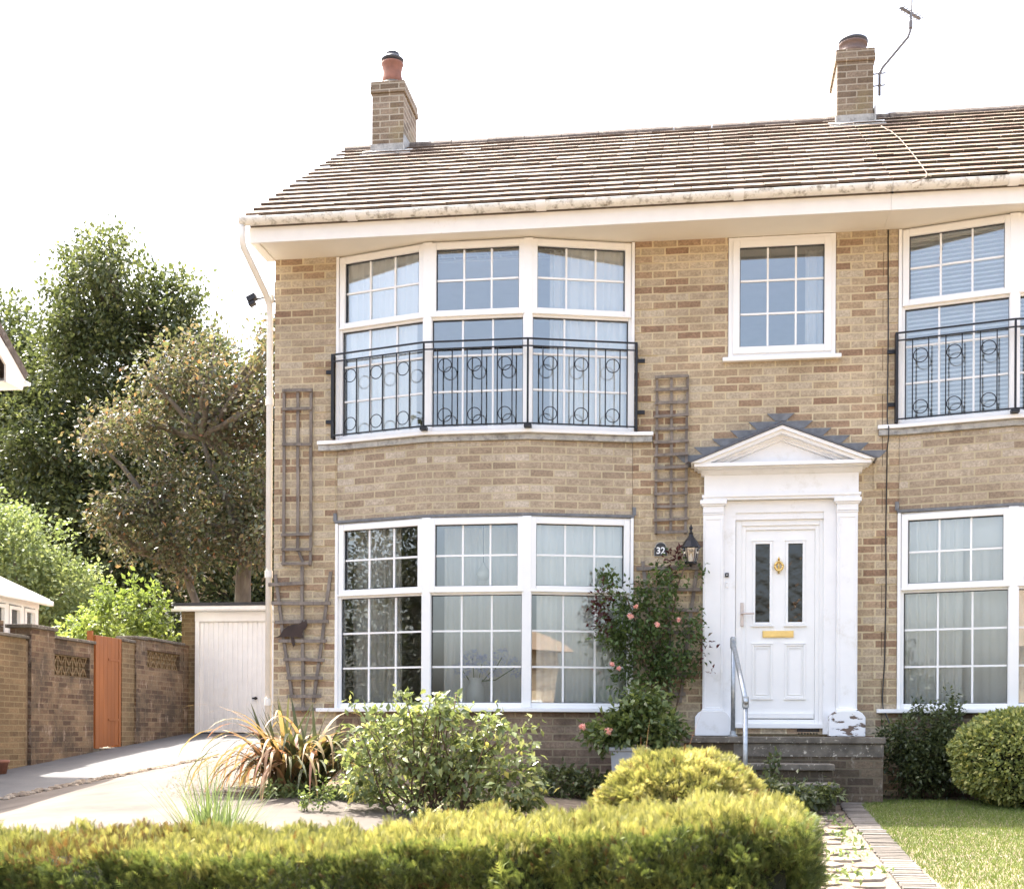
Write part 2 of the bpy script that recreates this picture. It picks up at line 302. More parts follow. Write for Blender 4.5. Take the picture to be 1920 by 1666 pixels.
def wallpanel(mb, x0, x1, z0, z1, holes, y0, y1):
    """wall in the xz plane between y0 (front) and y1 with rectangular openings"""
    xs = sorted({x0, x1, *[h[0] for h in holes], *[h[1] for h in holes]}); zs = sorted({z0, z1, *[h[2] for h in holes], *[h[3] for h in holes]})
    xs = [x for x in xs if x0 <= x <= x1]; zs = [z for z in zs if z0 <= z <= z1]
    solid = {}
    for i in range(len(xs)-1):
        for j in range(len(zs)-1):
            cx, cz = (xs[i]+xs[i+1])/2, (zs[j]+zs[j+1])/2
            solid[i, j] = not any(h[0] < cx < h[1] and h[2] < cz < h[3] for h in holes)
    for (i, j), sol in solid.items():
        if not sol: continue
        a, b, c, d = xs[i], xs[i+1], zs[j], zs[j+1]
        mb.add([(a, y0, c), (b, y0, c), (b, y0, d), (a, y0, d)], [(0, 1, 2, 3)])
        mb.add([(a, y1, c), (b, y1, c), (b, y1, d), (a, y1, d)], [(3, 2, 1, 0)])
        if not solid.get((i-1, j)): mb.add([(a, y0, c), (a, y0, d), (a, y1, d), (a, y1, c)], [(0, 1, 2, 3)])
        if not solid.get((i+1, j)): mb.add([(b, y0, c), (b, y1, c), (b, y1, d), (b, y0, d)], [(0, 1, 2, 3)])
        if not solid.get((i, j-1)): mb.add([(a, y0, c), (a, y1, c), (b, y1, c), (b, y0, c)], [(0, 1, 2, 3)])
        if not solid.get((i, j+1)): mb.add([(a, y0, d), (b, y0, d), (b, y1, d), (a, y1, d)], [(0, 1, 2, 3)])

# ------------------------------------------------------------------ foliage (numpy)
def bulk(name, V, F, rnd, mat, parent=None):
    me = bpy.data.meshes.new(name); k = F.shape[1]
    me.vertices.add(len(V)); me.vertices.foreach_set('co', V.astype(np.float32).ravel())
    me.loops.add(F.size); me.loops.foreach_set('vertex_index', F.astype(np.int32).ravel())
    me.polygons.add(len(F)); me.polygons.foreach_set('loop_start', np.arange(0, F.size, k, dtype=np.int32))
    try: me.polygons.foreach_set('loop_total', np.full(len(F), k, dtype=np.int32))
    except Exception: pass
    at = me.attributes.new('rnd', 'FLOAT', 'FACE'); at.data.foreach_set('value', rnd.astype(np.float32))
    me.update(calc_edges=True); me.validate()
    me.materials.append(M[mat]); o = bpy.data.objects.new(name, me); col.objects.link(o); o.parent = parent; return o
T_LEAF = (np.array([(0, 0, 0), (-.27, .45, .10), (0, 1, -.08), (.27, .45, .10), (0, .48, 0)]), np.array([(0, 4, 1), (1, 4, 2), (0, 3, 4), (3, 2, 4)]))
T_SIMPLE = (np.array([(0, 0, 0), (-.3, .5, .08), (0, 1, 0), (.3, .5, .08)]), np.array([(0, 2, 1), (0, 3, 2)]))
def t_spray():
    vs = []; fs = []
    def blade(x, y, ang, L, w, z):
        o = len(vs); c, s_ = math.cos(ang), math.sin(ang)
        vs.extend([(x-w*c, y+w*s_, z), (x+w*c, y-w*s_, z), (x+L*s_, y+L*c, z+.05)]); fs.append((o, o+1, o+2))
    blade(0, 0, 0, 1, .034, 0)
    for i, y in enumerate((.12, .3, .48, .66)):
        for sg in (-1, 1): blade(0, y+.06*(sg > 0), sg*(.75-.06*i), .50-.09*i, .036, .02*sg)
    return np.array(vs), np.array(fs)
T_SPRAY = t_spray()
def unit(a): return a/np.maximum(np.linalg.norm(a, axis=-1, keepdims=True), 1e-9)
def leaves(name, pos, ax, nr, size, tmpl, mat, rnd, parent=None):
    """one mesh of many small leaves: y along ax, z along nr"""
    ax = unit(ax); nr = nr-ax*np.sum(nr*ax, 1, keepdims=True); nr = unit(nr); xx = np.cross(ax, nr)
    B = np.stack([xx, ax, nr], 1)*size[:, None, None]
    tv, tf = tmpl; V = np.einsum('vk,nkd->nvd', tv, B)+pos[:, None, :]
    n = len(pos); F = tf[None]+(np.arange(n)*len(tv))[:, None, None]
    return bulk(name, V.reshape(-1, 3), F.reshape(-1, 3), np.repeat(rnd, len(tf)), mat, parent)
def rdir(n): return unit(rng.normal(size=(n, 3)))
def crown(blobs, ntw, per, lsize, sig, fill=.45, droop=0.):
    """leaf positions clustered round twig tips inside a set of ellipsoids"""
    w_ = np.array([b[1][0]*b[1][1]*b[1][2] for b in blobs])**.67; w_ = w_/w_.sum()
    idx = rng.choice(len(blobs), ntw, p=w_); c = np.array([b[0] for b in blobs])[idx]; r = np.array([b[1] for b in blobs])[idx]
    d = rdir(ntw); rad = fill+(1-fill)*rng.random(ntw)**.6; lump = 1+.16*np.sin(d[:, 0]*7+idx)*np.sin(d[:, 2]*8+idx*2)
    tw = c+d*r*(rad*lump)[:, None]
    trn = rng.random(ntw)
    pos = np.repeat(tw, per, 0)+rng.normal(size=(ntw*per, 3))*sig
    out = unit(np.repeat(d, per, 0)+rng.normal(size=(ntw*per, 3))*.8)
    out[:, 2] -= droop
    nr = rng.normal(size=(ntw*per, 3))*.6+np.array([0, 0, 1.0])
    rnd = np.clip(np.repeat(trn, per)*.6+rng.random(ntw*per)*.4, 0, 1)
    return pos, out, nr, lsize*(.65+.7*rng.random(ntw*per)), rnd

# ================================================================== GROUND
def sheet(name, x0, x1, y0, y1, nx, ny, dz, mat, inside=None, label=None):
    mb = MB(); idx = {}
    for j in range(ny+1):
        for i in range(nx+1):
            x = x0+(x1-x0)*i/nx; y = y0+(y1-y0)*j/ny; idx[i, j] = len(mb.v); mb.v.append((x, y, zg(x, y)+dz))
    for j in range(ny):
        for i in range(nx):
            x = x0+(x1-x0)*(i+.5)/nx; y = y0+(y1-y0)*(j+.5)/ny
            if inside is None or inside(x, y): mb.f.append([idx[i, j], idx[i+1, j], idx[i+1, j+1], idx[i, j+1]]); mb.r.append(.5)
    o = mb.build(name, mat, recalc=False, smooth=True); return tag(o, label, kind='structure')
def stone_line(y): # x of the row of cobbles between the two drives
    pts = [(-3, -7.5), (-.12, -7.25), (1.3, -7.05), (2.8, -6.72), (5.5, -6.2), (9, -6.0)]
    for (a, xa), (b, xb) in zip(pts, pts[1:]):
        if y <= b: return xa+(xb-xa)*max(0, (y-a))/(b-a)
    return -6.0
def poly_in(p, poly):
    x, y = p; c = False; n = len(poly)
    for i in range(n):
        (x1, y1), (x2, y2) = poly[i], poly[i-1]
        if (y1 > y) != (y2 > y) and x < (x2-x1)*(y-y1)/(y2-y1)+x1: c = not c
    return c
# far ground, one sheet to the horizon, finer near the house
gm = MB(); gx = [-600, -200, -80, -40, -25, -16]+[-12+.5*i for i in range(49)]+[16, 25, 40, 80, 200, 600]; gy = [-600, -200, -80, -40, -25, -18]+[-14+.5*i for i in range(53)]+[18, 25, 40, 80, 200, 600]
for y in gy:
    for x in gx: gm.v.append((x, y, zg(x, y)-.012))
for j in range(len(gy)-1):
    for i in range(len(gx)-1): gm.f.append([j*len(gx)+i, j*len(gx)+i+1, (j+1)*len(gx)+i+1, (j+1)*len(gx)+i]); gm.r.append(.5)
tag(gm.build('ground', 'soil', recalc=False), 'bare brown earth of the flower beds and beyond', kind='structure')
def drape(name, polyfn, x0, x1, y0, y1, step, dz, mat, label):
    return sheet(name, x0, x1, y0, y1, int((x1-x0)/step), int((y1-y0)/step), dz, mat, polyfn, label)
# far drive: strip between garden wall and cobble line, ruled in rows so its edges are clean
def strip(name, fa, fb, y0, y1, n, m, dz, mat, label):
    mb = MB()
    for j in range(n+1):
        y = y0+(y1-y0)*j/n; a, b = fa(y), fb(y)
        for i in range(m+1):
            x = a+(b-a)*i/m; mb.v.append((x, y, zg(x, y)+dz))
    for j in range(n):
        for i in range(m): mb.f.append([j*(m+1)+i, j*(m+1)+i+1, (j+1)*(m+1)+i+1, (j+1)*(m+1)+i]); mb.r.append(.5)
    return tag(mb.build(name, mat, recalc=False, smooth=True), label, kind='structure')
strip('driveway', lambda y: -8.8, lambda y: stone_line(y)-.04 if y < 4 else -4.4, -10, 8.7, 80, 12, 0, 'asphalt', 'pale worn asphalt drive running up to the garage')
strip('forecourt', lambda y: stone_line(y)+.04, lambda y: -4.25 if y > -1.2 else (-4.25+min(1, (-1.2-y)/.9)*2.0 if y > -2.1 else -1.9), -7.0, 4.0, 60, 14, .003, 'concrete', 'pinkish concrete parking area in front of the house')
# cobbles
mb = MB()
for k in range(520):
    y = -3+7.2*random.random(); x = stone_line(y)+random.gauss(0, .055); r = .018+.028*random.random()
    n = 6; a0 = random.random()*6; vs = []
    for h, q in ((-.3, .9), (.35, 1.0), (.8, .6)):
        vs += [(x+r*q*math.cos(a0+6.283*i/n)*(.8+.4*random.random()), y+r*q*math.sin(a0+6.283*i/n)*1.1, zg(x, y)+r*h) for i in range(n)]
    fs = [(a*n+i, a*n+(i+1) % n, (a+1)*n+(i+1) % n, (a+1)*n+i) for a in range(2) for i in range(n)]+[[2*n+i for i in range(n)]]
    mb.add(vs, fs, random.random())
tag(mb.build('cobbles', 'stone'), 'line of loose pale stones dividing the two drives', 'stones', kind='stuff')
# lawn
def kerb_x(y): # inner edge of the lawn
    return 1.62+(y+1.0)*.075 if y > -1.4 else 1.25
KX = lambda y: 1.24+.03*(y+3)+ (.10*(y+1.2) if y > -1.2 else 0)
strip('lawn', lambda y: KX(y)+.10, lambda y: 9.0, -7.5, -.62, 60, 24, .006, 'lf_grass' if False else 'soil', 'mown front lawn beside the path')
strip('flower_bed', lambda y: 1.6, lambda y: 9.0, -.62, .0, 6, 12, -.004, 'soil', 'dark narrow bed under the neighbouring bay window')
n = 210000
gxx = 1.3+4.6*rng.random(n); gyy = -7.0+6.4*rng.random(n)**.9
keep = gxx > np.array([KX(y) for y in gyy])+.09; gxx = gxx[keep]; gyy = gyy[keep]; n = len(gxx)
gz = np.array([zg(a, b) for a, b in zip(gxx, gyy)])
patch = .5+.5*np.sin(gxx*3.1+np.sin(gyy*2.3)*2)*np.sin(gyy*2.7+gxx)
T_BL = (np.array([(-.10, 0, 0), (.10, 0, 0), (0, 1, .15)]), np.array([(0, 1, 2)]))
ax = rng.normal(size=(n, 3))*.55+np.array([0, 0, 1.]); 
leaves('grass', np.stack([gxx, gyy, gz+.004], 1), ax, rng.normal(size=(n, 3)), .018+.016*rng.random(n), T_BL, 'lf_grass', np.clip(rng.random(n)*.75+.25*patch, 0, 1))
tag(bpy.data.objects['grass'], 'short mown grass, shaded near the house and sunlit further out', 'grass', kind='stuff')
# path: crazy paving with grit joints, and sett kerb along the lawn
strip('path', lambda y: KX(y)-.95, lambda y: KX(y)-.09, -9, -1.55, 50, 8, .002, 'gravelbed', 'gritty garden path leading to the front steps')
mb = MB(); done = []
for _ in range(6000):
    y = random.uniform(-8.3, -1.75); x = random.uniform(KX(y)-.88, KX(y)-.2); r = random.uniform(.07, .24)
    if x+r*.8 > KX(y)-.1 or any(math.hypot(x-a, y-b) < (r+q)*.92 for a, b, q in done): continue
    done.append((x, y, r)); n = random.choice((5, 6, 7)); a0 = random.random()*6.28; zc = zg(x, y)
    mb.prism([(x+r*random.uniform(.82, 1.1)*math.cos(a0+6.283*k/n), y+r*random.uniform(.82, 1.1)*math.sin(a0+6.283*k/n)) for k in range(n)], zc-.03, zc+.012+.004*random.random(), 'z', random.random())
tag(mb.build('paving', 'stone', bevel=.006), 'irregular pale stone flags set into the path', kind='structure')
mb = MB(); y = -.5
while y > -8.5:
    L = .215; a = KX(y)-.09; b = KX(y)+.0; z = zg(a, y-L/2)
    mb.box(a+random.uniform(-.008, .008), a+.190+random.uniform(-.006, .006), y-.072, y, z-.05, z+.018+random.uniform(-.002, .002), random.random())
    y -= .075
tag(mb.build('kerb', 'kerb', bevel=.005), 'soldier course of bricks edging the lawn', kind='structure')

# ================================================================== HOUSES
SEGP = [(-3.63, 0), (-2.65, -.28), (-1.66, -.28), (-.66, 0)]
def segM(p, q, z=0):
    a = math.atan2(q[1]-p[1], q[0]-p[0]); return Matrix.Translation((p[0], p[1], z)) @ Matrix.Rotation(a, 4, 'Z'), math.hypot(q[0]-p[0], q[1]-p[1])
def casement(parent, Mx, L, z0, z1, zt, rows_lo, nm=('opening_frame', 'pane', 'glazing_bars', 'seal')):
    """frame + top-hung sash over a fixed light, in a local frame where -y is outside"""
    f = MB(Mx); e = .004
    f.frame(e, L-e, z0, z1, .045, 0, .07, .05); f.box(.045+e, L-e-.045, .002, .068, zt-.028, zt+.022)
    f.build('frame', 'pvc', parent, bevel=.004)
    s = MB(Mx); s.frame(.03, L-.03, zt-.002, z1-.018, .058, -.022, .03); s.box(.028, L-.028, -.032, -.022, zt-.006, zt+.012); s.build('sash', 'pvc', parent, bevel=.006)
    gb = MB(Mx); sl = MB(Mx)
    lights = [(.03+.058, L-.088, zt+.056, z1-.076, 2, .0), (.045+e, L-.045-e, z0+.05, zt-.028, rows_lo, .018)]
    for a, b, c, d, rows, yo in lights:
        MB(Mx).box(a-.004, b+.004, yo+.022, yo+.028, c-.004, d+.004).build('pane', 'glass', parent)
        sl.frame(a, b, c, d, .006, yo+.006, yo+.021)
        for k in (1, 2): x = a+(b-a)*k/3; gb.box(x-.009, x+.009, yo+.012, yo+.040, c+.006, d-.006)
        for k in range(1, rows): z = c+(d-c)*k/rows; gb.box(a+.006, b-.006, yo+.0135, yo+.0385, z-.009, z+.009)
    gb.build('glazing_bars', 'pvc', parent); sl.build('seal', 'seal', parent)
def offs(pts, d):
    """outward offset (toward -y) of the bay outline"""
    out = []
    for i, p in enumerate(pts):
        ns = []
        for a, b in zip(pts, pts[1:]):
            if p in (a, b):
                l = math.hypot(b[0]-a[0], b[1]-a[1]); ns.append(((b[1]-a[1])/l, -(b[0]-a[0])/l))
        nx = sum(n[0] for n in ns); ny = sum(n[1] for n in ns); l = math.hypot(nx, ny); nx /= l; ny /= l
        k = d/max(.5, nx*ns[0][0]+ny*ns[0][1]); out.append((p[0]+nx*k, p[1]+ny*k))
    return out
def bay(house, dx, upper, lab):
    P4 = [(x+dx, y) for x, y in SEGP]
    z0, z1, zt = (3.525, 5.375, 4.645) if upper else (.84, 2.695, 1.965)
    o = offs(P4, .07); ex = .20
    poly = [(P4[0][0]-ex, -.055), (P4[0][0]-.02, -.075), (o[1][0], o[1][1]), (o[2][0], o[2][1]), (P4[3][0]+.02, -.075), (P4[3][0]+ex, -.055), (P4[3][0]+ex, -.003), (P4[0][0]-ex, -.003)]
    s_ = MB(); s_.prism(poly, z0-.038, z0-.001, 'z'); win = s_.build('bow_window', 'pvc', house, bevel=.005); win['label'] = lab
    for i in (1, 2):
        x, y = P4[i]; w_ = MB(); w_.prism([(x-.045, y-.022+(.008 if i == 1 else 0)), (x+.045, y-.022+(.008 if i == 2 else 0)), (x+.04, y+.07), (x-.04, y+.07)], z0+.003, z1-.003, 'z'); w_.build('mullion', 'pvc', win, bevel=.004)
    for i, a, b in ((0, -.012, .016), (3, -.016, .012)): MB().box(P4[i][0]+a, P4[i][0]+b, -.03, .07, z0+.002, z1-.002).build('jamb', 'pvc', win)
    for i in range(3):
        Mx, L = segM(P4[i], P4[i+1]); casement(win, Mx, L, z0, z1, zt, 3)
    return P4, z0, z1, win
def railing(house, dx, mat='iron'):
    P4 = [(x+dx, y) for x, y in SEGP]; q = offs(P4, .10); q[0] = (P4[0][0]-.035, -.085); q[3] = (P4[3][0]+.035, -.085)
    zt, zm, zb = 4.375, 4.305, 3.575
    def rail3(z, h):
        pr = [(x, y-.009) for x, y in q]+[(x, y+.009) for x, y in q[::-1]]
        return MB().prism(pr, z-h, z+h, 'z')
    ra = rail3(zt, .007).build('balcony_railing', mat, house)
    for z, h in ((zm, .005), (zb-.01, .006)): rail3(z, h).build('rail', mat, ra)
    ra['label'] = 'black iron railing with rings across the bow window'
    for i in (1, 2): MB().box(q[i][0]-.009, q[i][0]+.009, q[i][1]-.009, q[i][1]+.009, 3.53, zt-.01).build('post', mat, ra); MB().box(q[i][0]-.035, q[i][0]+.035, q[i][1]-.02, q[i][1]+.05, 3.527, 3.556).build('foot', mat, ra)
    for i, sg in ((0, -1), (3, 1)):
        x = q[i][0]; MB().box(x-.011, x+.011, -.09, -.006, 3.54, zt+.009).build('end_panel', mat, ra)
        for z in (3.72, 4.22): MB().box(min(x, x+sg*.08), max(x, x+sg*.08), -.03, -.006, z-.018, z+.018).build('bracket', mat, ra)
    for i in range(3):
        Mx, L = segM(q[i], q[i+1]); n = 3
        for k in range(n):
            c = L*(.205, .49, .78)[k]
            for sx in (-.072, .072): MB(Mx).box(c+sx-.005, c+sx+.005, -.005, .005, zb-.004, zm-.005).build('baluster', mat, ra)
            for z in (4.145, 3.665): MB(Mx).ring((c, 0, z), .064, .0045, n=24).build('ring', mat, ra, smooth=True)
def curtain(x0, x1, y, z0, z1, mat, label, amp=.035, wl=.11, group='curtains behind the bow windows', fn=None, name='curtain', cat='curtain'):
    n = max(12, int((x1-x0)/.012)); vs = []; ph = random.random()*6
    for i in range(n+1):
        t = i/n; x = x0+(x1-x0)*t
        yy = (fn(x) if fn else y)+amp*(math.sin(x*6.283/wl+ph)+.4*math.sin(x*6.283/wl*.43+ph*2))
        vs += [(x, yy, z0), (x+.01*math.sin(i), yy*1.0, z1)]
    mb = MB(); mb.add(vs, [(2*i, 2*i+2, 2*i+3, 2*i+1) for i in range(n)])
    o = mb.build(name, mat, recalc=False, smooth=True); return tag(o, label, cat, group)
def tiles(parent, x0, x1, mat, ph):
    dy, dz = 3.58, 2.23; L = math.hypot(dy, dz); u = Vector((0, dy/L, dz/L)); nn = Vector((0, -dz/L, dy/L)); mb = MB()
    E0 = Vector((0, -.60, 5.585)); g = L/16
    for k in range(16):
        x = x0+(-.165 if k % 2 else 0)
        while x < x1:
            a, b = max(x, x0), min(x+.33, x1)
            if b-a > .02:
                s0 = k*g+random.uniform(-.006, .006); s1 = min(s0+g+.05, L); hh = random.uniform(-.002, .004)+(.004 if random.random() < .05 else 0)
                lo, hi = E0+u*s0, E0+u*s1; b0 = .017+hh; t_ = .023
                vs = []
                for xx, e in ((a+.003, random.uniform(-.002, .003)), (b-.003, random.uniform(-.002, .003))):
                    for P, o in ((lo, b0+e), (lo, b0+e+t_), (hi, -.004), (hi, .012)):
                        v_ = P+nn*o; vs.append((xx, v_.y, v_.z))
                mb.add(vs, [(1, 3, 7, 5), (0, 2, 3, 1), (4, 5, 7, 6), (2, 6, 7, 3)], .12+.88*random.random()); mb.add(vs, [(0, 1, 5, 4), (0, 4, 6, 2)], 0)   # lower edges coloured dark: shade under each course put into the tile colour
            x += .33
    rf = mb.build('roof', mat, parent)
    d = MB(); d.prism([(-.56, 5.555), (3.0, 7.80), (6.56, 5.56), (6.5, 5.50), (3.0, 7.68), (-.5, 5.50)], x0+.02, x1-.005, 'x'); d.build('roof_deck', 'ridge', rf)
    rd = MB(); x = x0
    while x < x1:
        e = min(x+.44, x1); h = random.uniform(-.006, .006)
        rd.prism([(3+.115*math.cos(t), 7.775+h+.10*math.sin(t)) for t in [math.pi*i/8 for i in range(9)]], x+.001, e+.006, 'x'); x += .45
    rd.build('ridge_tiles', 'ridge', rf)
    return rf
def chimney(house, x0, x1, lab, short):
    mb = MB(); y0, y1 = 2.66, 3.42
    mb.box(x0+.02, x1-.02, y0+.02, y1-.02, 7.2, 8.36)
    mb.box(x0+.0, x1-.0, y0, y1, 8.36, 8.435); mb.box(x0+.006, x1-.006, y0+.006, y1-.006, 8.435, 8.50)
    c = mb.build('chimney', 'brick_chim', house, bevel=.006); c['label'] = lab
    fl = MB(); fl.box(x0+.008, x1-.008, y0+.008, y1-.008, 7.4, 7.74); fl.prism([(y0-.16, 7.55), (y0+.005, 7.66), (y0+.005, 7.60), (y0-.16, 7.50)], x0-.08, x1+.10, 'x')
    fl.prism([(y0-.05, 7.6), (y0-.02, 7.82), (y1+.03, 7.9), (y1+.03, 7.6)], x1-.012, x1+.004, 'x'); fl.build('flashing', 'leadlight', c)
    cx = (x0+x1)/2; mo = MB(); mo.lathe([(.19, 0), (.15, .05), (.12, .09)], (cx, y0+.25, 8.50), 16); mo.build('mortar_bed', 'slab', c, smooth=True)
    p = MB()
    if short: prof = [(.16, .0), (.16, .05), (.145, .06), (.15, .11), (.165, .12), (.165, .14)]
    else: prof = [(.125, 0), (.125, .10), (.115, .16), (.115, .20), (.125, .26), (.135, .28), (.135, .30), (.11, .31)]
    p.lathe(prof, (cx, y0+.25, 8.53), 24); p.build('chimney_pot', 'oldpot' if short else 'terra', c, smooth=True)
    q = MB(); top = 8.53+prof[-1][1]
    if short: q.lathe([(.15, 0), (.17, .015), (.165, .04), (.11, .065), (.0, .07)], (cx, y0+.25, top), 24)
    else: q.lathe([(.11, 0), (.135, .02), (.14, .035), (.10, .06), (.08, .10), (.085, .105), (.08, .115), (0, .12)], (cx, y0+.25, top), 24)
    q.build('cowl', 'soot', c, smooth=True)
def eaves(house, x0, x1, end):
    MB().box(x0, x1, -.525, -.50, 5.365, 5.515).build('fascia', 'fascia', house, bevel=.003)
    MB().box(x0+(.03 if end else .0), x1, -.498, .0, 5.385, 5.396).build('soffit', 'soffit', house)
    g = MB(); c = (-.585, 5.575); pr = [(c[0]+.062*math.cos(a), c[1]+.062*math.sin(a)) for a in [math.pi+math.pi*i/10 for i in range(11)]]
    pr += [(c[0]+.056*math.cos(a), c[1]+.004+.056*math.sin(a)) for a in [2*math.pi-math.pi*i/10 for i in range(11)]]
    g.prism(pr, x0-(.07 if end else -.0015), x1-.0005, 'x'); gt = g.build('gutter', 'gutter', house, smooth=False)
    xs = [x0+1.05+1.83*k for k in range(4)]
    for x in xs:
        if x < x1: MB().prism([(c[0]+.070*math.cos(a), c[1]+.070*math.sin(a)) for a in [math.pi*.97+math.pi*1.06*i/12 for i in range(13)]]+[(c[0]+.0625*math.cos(a), c[1]+.0625*math.sin(a)) for a in [math.pi*2.03-math.pi*1.06*i/12 for i in range(13)]], x-.045, x+.045, 'x').build('gutter_joint', 'fascia', gt)
    return gt

def house_shell(h, x0, x1, holes):
    mb = MB(); wallpanel(mb, x0, x1, -.3, 5.40, holes, 0, .25)
    # keyed brick quoins either side of the bay (slightly proud blocks)
    bx0, bx1 = holes[0][0], holes[0][1]
    for k, z in enumerate(np.arange(.90, 5.2, .225)):
        wv = (.115, .235)[k % 2]
        if 3.40 < z < 3.56 or 3.2 < z < 3.5 : continue
        mb.box(bx0-wv, bx0-.018, -.008, .02, z, z+.218); 
        mb.box(bx1+.018, bx1+wv, -.008, .02, z, z+.218)
    mb.box(x0, x0+.25, .25, 6.0, -.3, 5.40); mb.box(x1-.12, x1-.002, .25, 6.0, -.3, 5.40); mb.box(x0, x1, 6.0, 6.25, -.3, 5.40)
    mb.prism([(.0, 5.40), (6.2, 5.40), (3.1, 7.55)], x0+.002, x0+.24, 'x')
    mb.build('wall', 'brick', h)
    i = MB(); i.box(x0+.26, x1-.13, 4.2, 4.3, .55, 5.38); i.box(x0+.26, x1-.13, .26, 4.2, 5.37, 5.384); i.box(x0+.26, x1-.13, .26, 4.2, 2.90, 3.05); i.box(x0+.25, x0+.27, .26, 4.2, .55, 5.38); i.box(x1-.15, x1-.125, .26, 4.2, .55, 5.38)
    i.box(bx1+.45, bx1+.55, .26, 4.2, .6, 5.36)
    i.build('interior_wall', 'plaster', h)
    f = MB(); f.box(x0+.26, x1-.13, .05, 4.2, .5, .545); f.box(x0+.26, x1-.13, .26, 4.2, 3.052, 3.07); f.build('floor', 'floorin', h)
def bay_brick(h, P4):
    mb = MB(); inner = [(P4[3][0], .2), (P4[0][0], .2)]
    o = [(P4[0][0]+.003, -.004), *P4[1:3], (P4[3][0]-.003, -.004)]
    mb.prism([*o, *inner], 2.72, 3.425, 'z'); a = mb.build('spandrel', 'brick_bay', h)
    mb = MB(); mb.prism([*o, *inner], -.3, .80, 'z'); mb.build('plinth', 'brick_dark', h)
    f = MB(); q = offs(o, .028); q2 = offs(o, .018)
    ex = .19
    f.prism([(P4[0][0]-ex, -.045), (P4[0][0], -.05), *q[1:3], (P4[3][0], -.05), (P4[3][0]+ex, -.045), (P4[3][0]+ex, 0), (P4[0][0]-ex, 0)], 3.427, 3.485, 'z'); f.build('stone_band', 'leadlight', h, bevel=.006)
    f = MB(); f.prism([(P4[0][0]-.02, -.03), *q2[1:3], (P4[3][0]+.02, -.03), (P4[3][0]+.02, 0), (P4[0][0]-.02, 0)], 2.697, 2.722, 'z')
    f.box(P4[0][0]-.035, P4[0][0]+.0, -.02, -.002, 2.72, 2.80); f.box(P4[3][0]-.0, P4[3][0]+.035, -.02, -.002, 2.72, 2.80); f.build('flashing', 'lead', h)

# ---- our house
H = thing('terraced_house', 'buff brick end house with the white pedimented front door and the left bow windows', 'house')
house_shell(H, -4.29, 1.70, [(-3.63, -.66, .80, 5.38), (.25, 1.268, 4.215, 5.385), (.30, 1.20, .62, 2.70)])
P4, *_ = bay(H, 0, True, 'upstairs bow window above the brick panel'); bay(H, 0, False, 'ground floor bow window behind the leafy shrub'); bay_brick(H, P4); railing(H, 0)
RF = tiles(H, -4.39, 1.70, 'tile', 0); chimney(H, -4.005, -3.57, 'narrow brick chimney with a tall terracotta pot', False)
eaves(H, -4.38, 1.698, True)
# box end and bargeboard of the gable
b = MB(); b.prism([(-.5, 5.37), (.0, 5.37), (.0, 5.93), (-.5, 5.60)], -4.378, -4.352, 'x'); b.prism([(.0, 5.70), (.0, 5.93), (3.0, 7.76), (3.0, 7.54)], -4.376, -4.354, 'x'); b.prism([(6.2, 5.70), (6.2, 5.88), (3.001, 7.76), (3.001, 7.54)], -4.376, -4.354, 'x'); b.build('bargeboard', 'fascia', H)
b = MB(); b.box(-4.352, -4.29, -.498, .0, 5.372, 5.384); b.build('box_end', 'soffit', H)
# downpipe
d = MB(); d.tube([(-4.43, -.585, 5.52), (-4.43, -.585, 5.40), (-4.425, -.56, 5.32), (-4.36, -.10, 5.02), (-4.35, -.0, 4.93), (-4.35, .02, 4.80), (-4.35, .02, .28)], .033, 12)
dp = d.build('downpipe', 'pipe', H, smooth=True)
for z in (5.0, 3.95, 2.2, .9): MB().tube([(-4.35, .02, z-.035), (-4.35, .02, z+.035)], .041, 12).build('pipe_clip', 'pipe', dp, smooth=False)
# small window
w_ = MB(); w_.frame(.254, 1.264, 4.219, 5.381, .05, .0, .07); sw = w_.build('window', 'pvc', H, bevel=.004); sw['label'] = 'single square window over the front door'
s = MB(); s.frame(.295, 1.223, 4.256, 5.345, .066, -.02, .04); s.build('sash', 'pvc', sw, bevel=.006)
a, b_, c, d_ = .361, 1.157, 4.322, 5.279
MB().box(a-.004, b_+.004, .020, .026, c-.004, d_+.004).build('pane', 'glass', sw); MB().frame(a, b_, c, d_, .006, .004, .019).build('seal', 'seal', sw)
g = MB(); [g.box(a+(b_-a)*k/3-.009, a+(b_-a)*k/3+.009, .01, .038, c+.006, d_-.006) for k in (1, 2)]; [g.box(a+.006, b_-.006, .0115, .0365, c+(d_-c)*k/3-.009, c+(d_-c)*k/3+.009) for k in (1, 2)]; g.build('glazing_bars', 'pvc', sw)
MB().box(.20, 1.315, -.06, .0, 4.178, 4.217).build('sill', 'pvc', sw, bevel=.005)

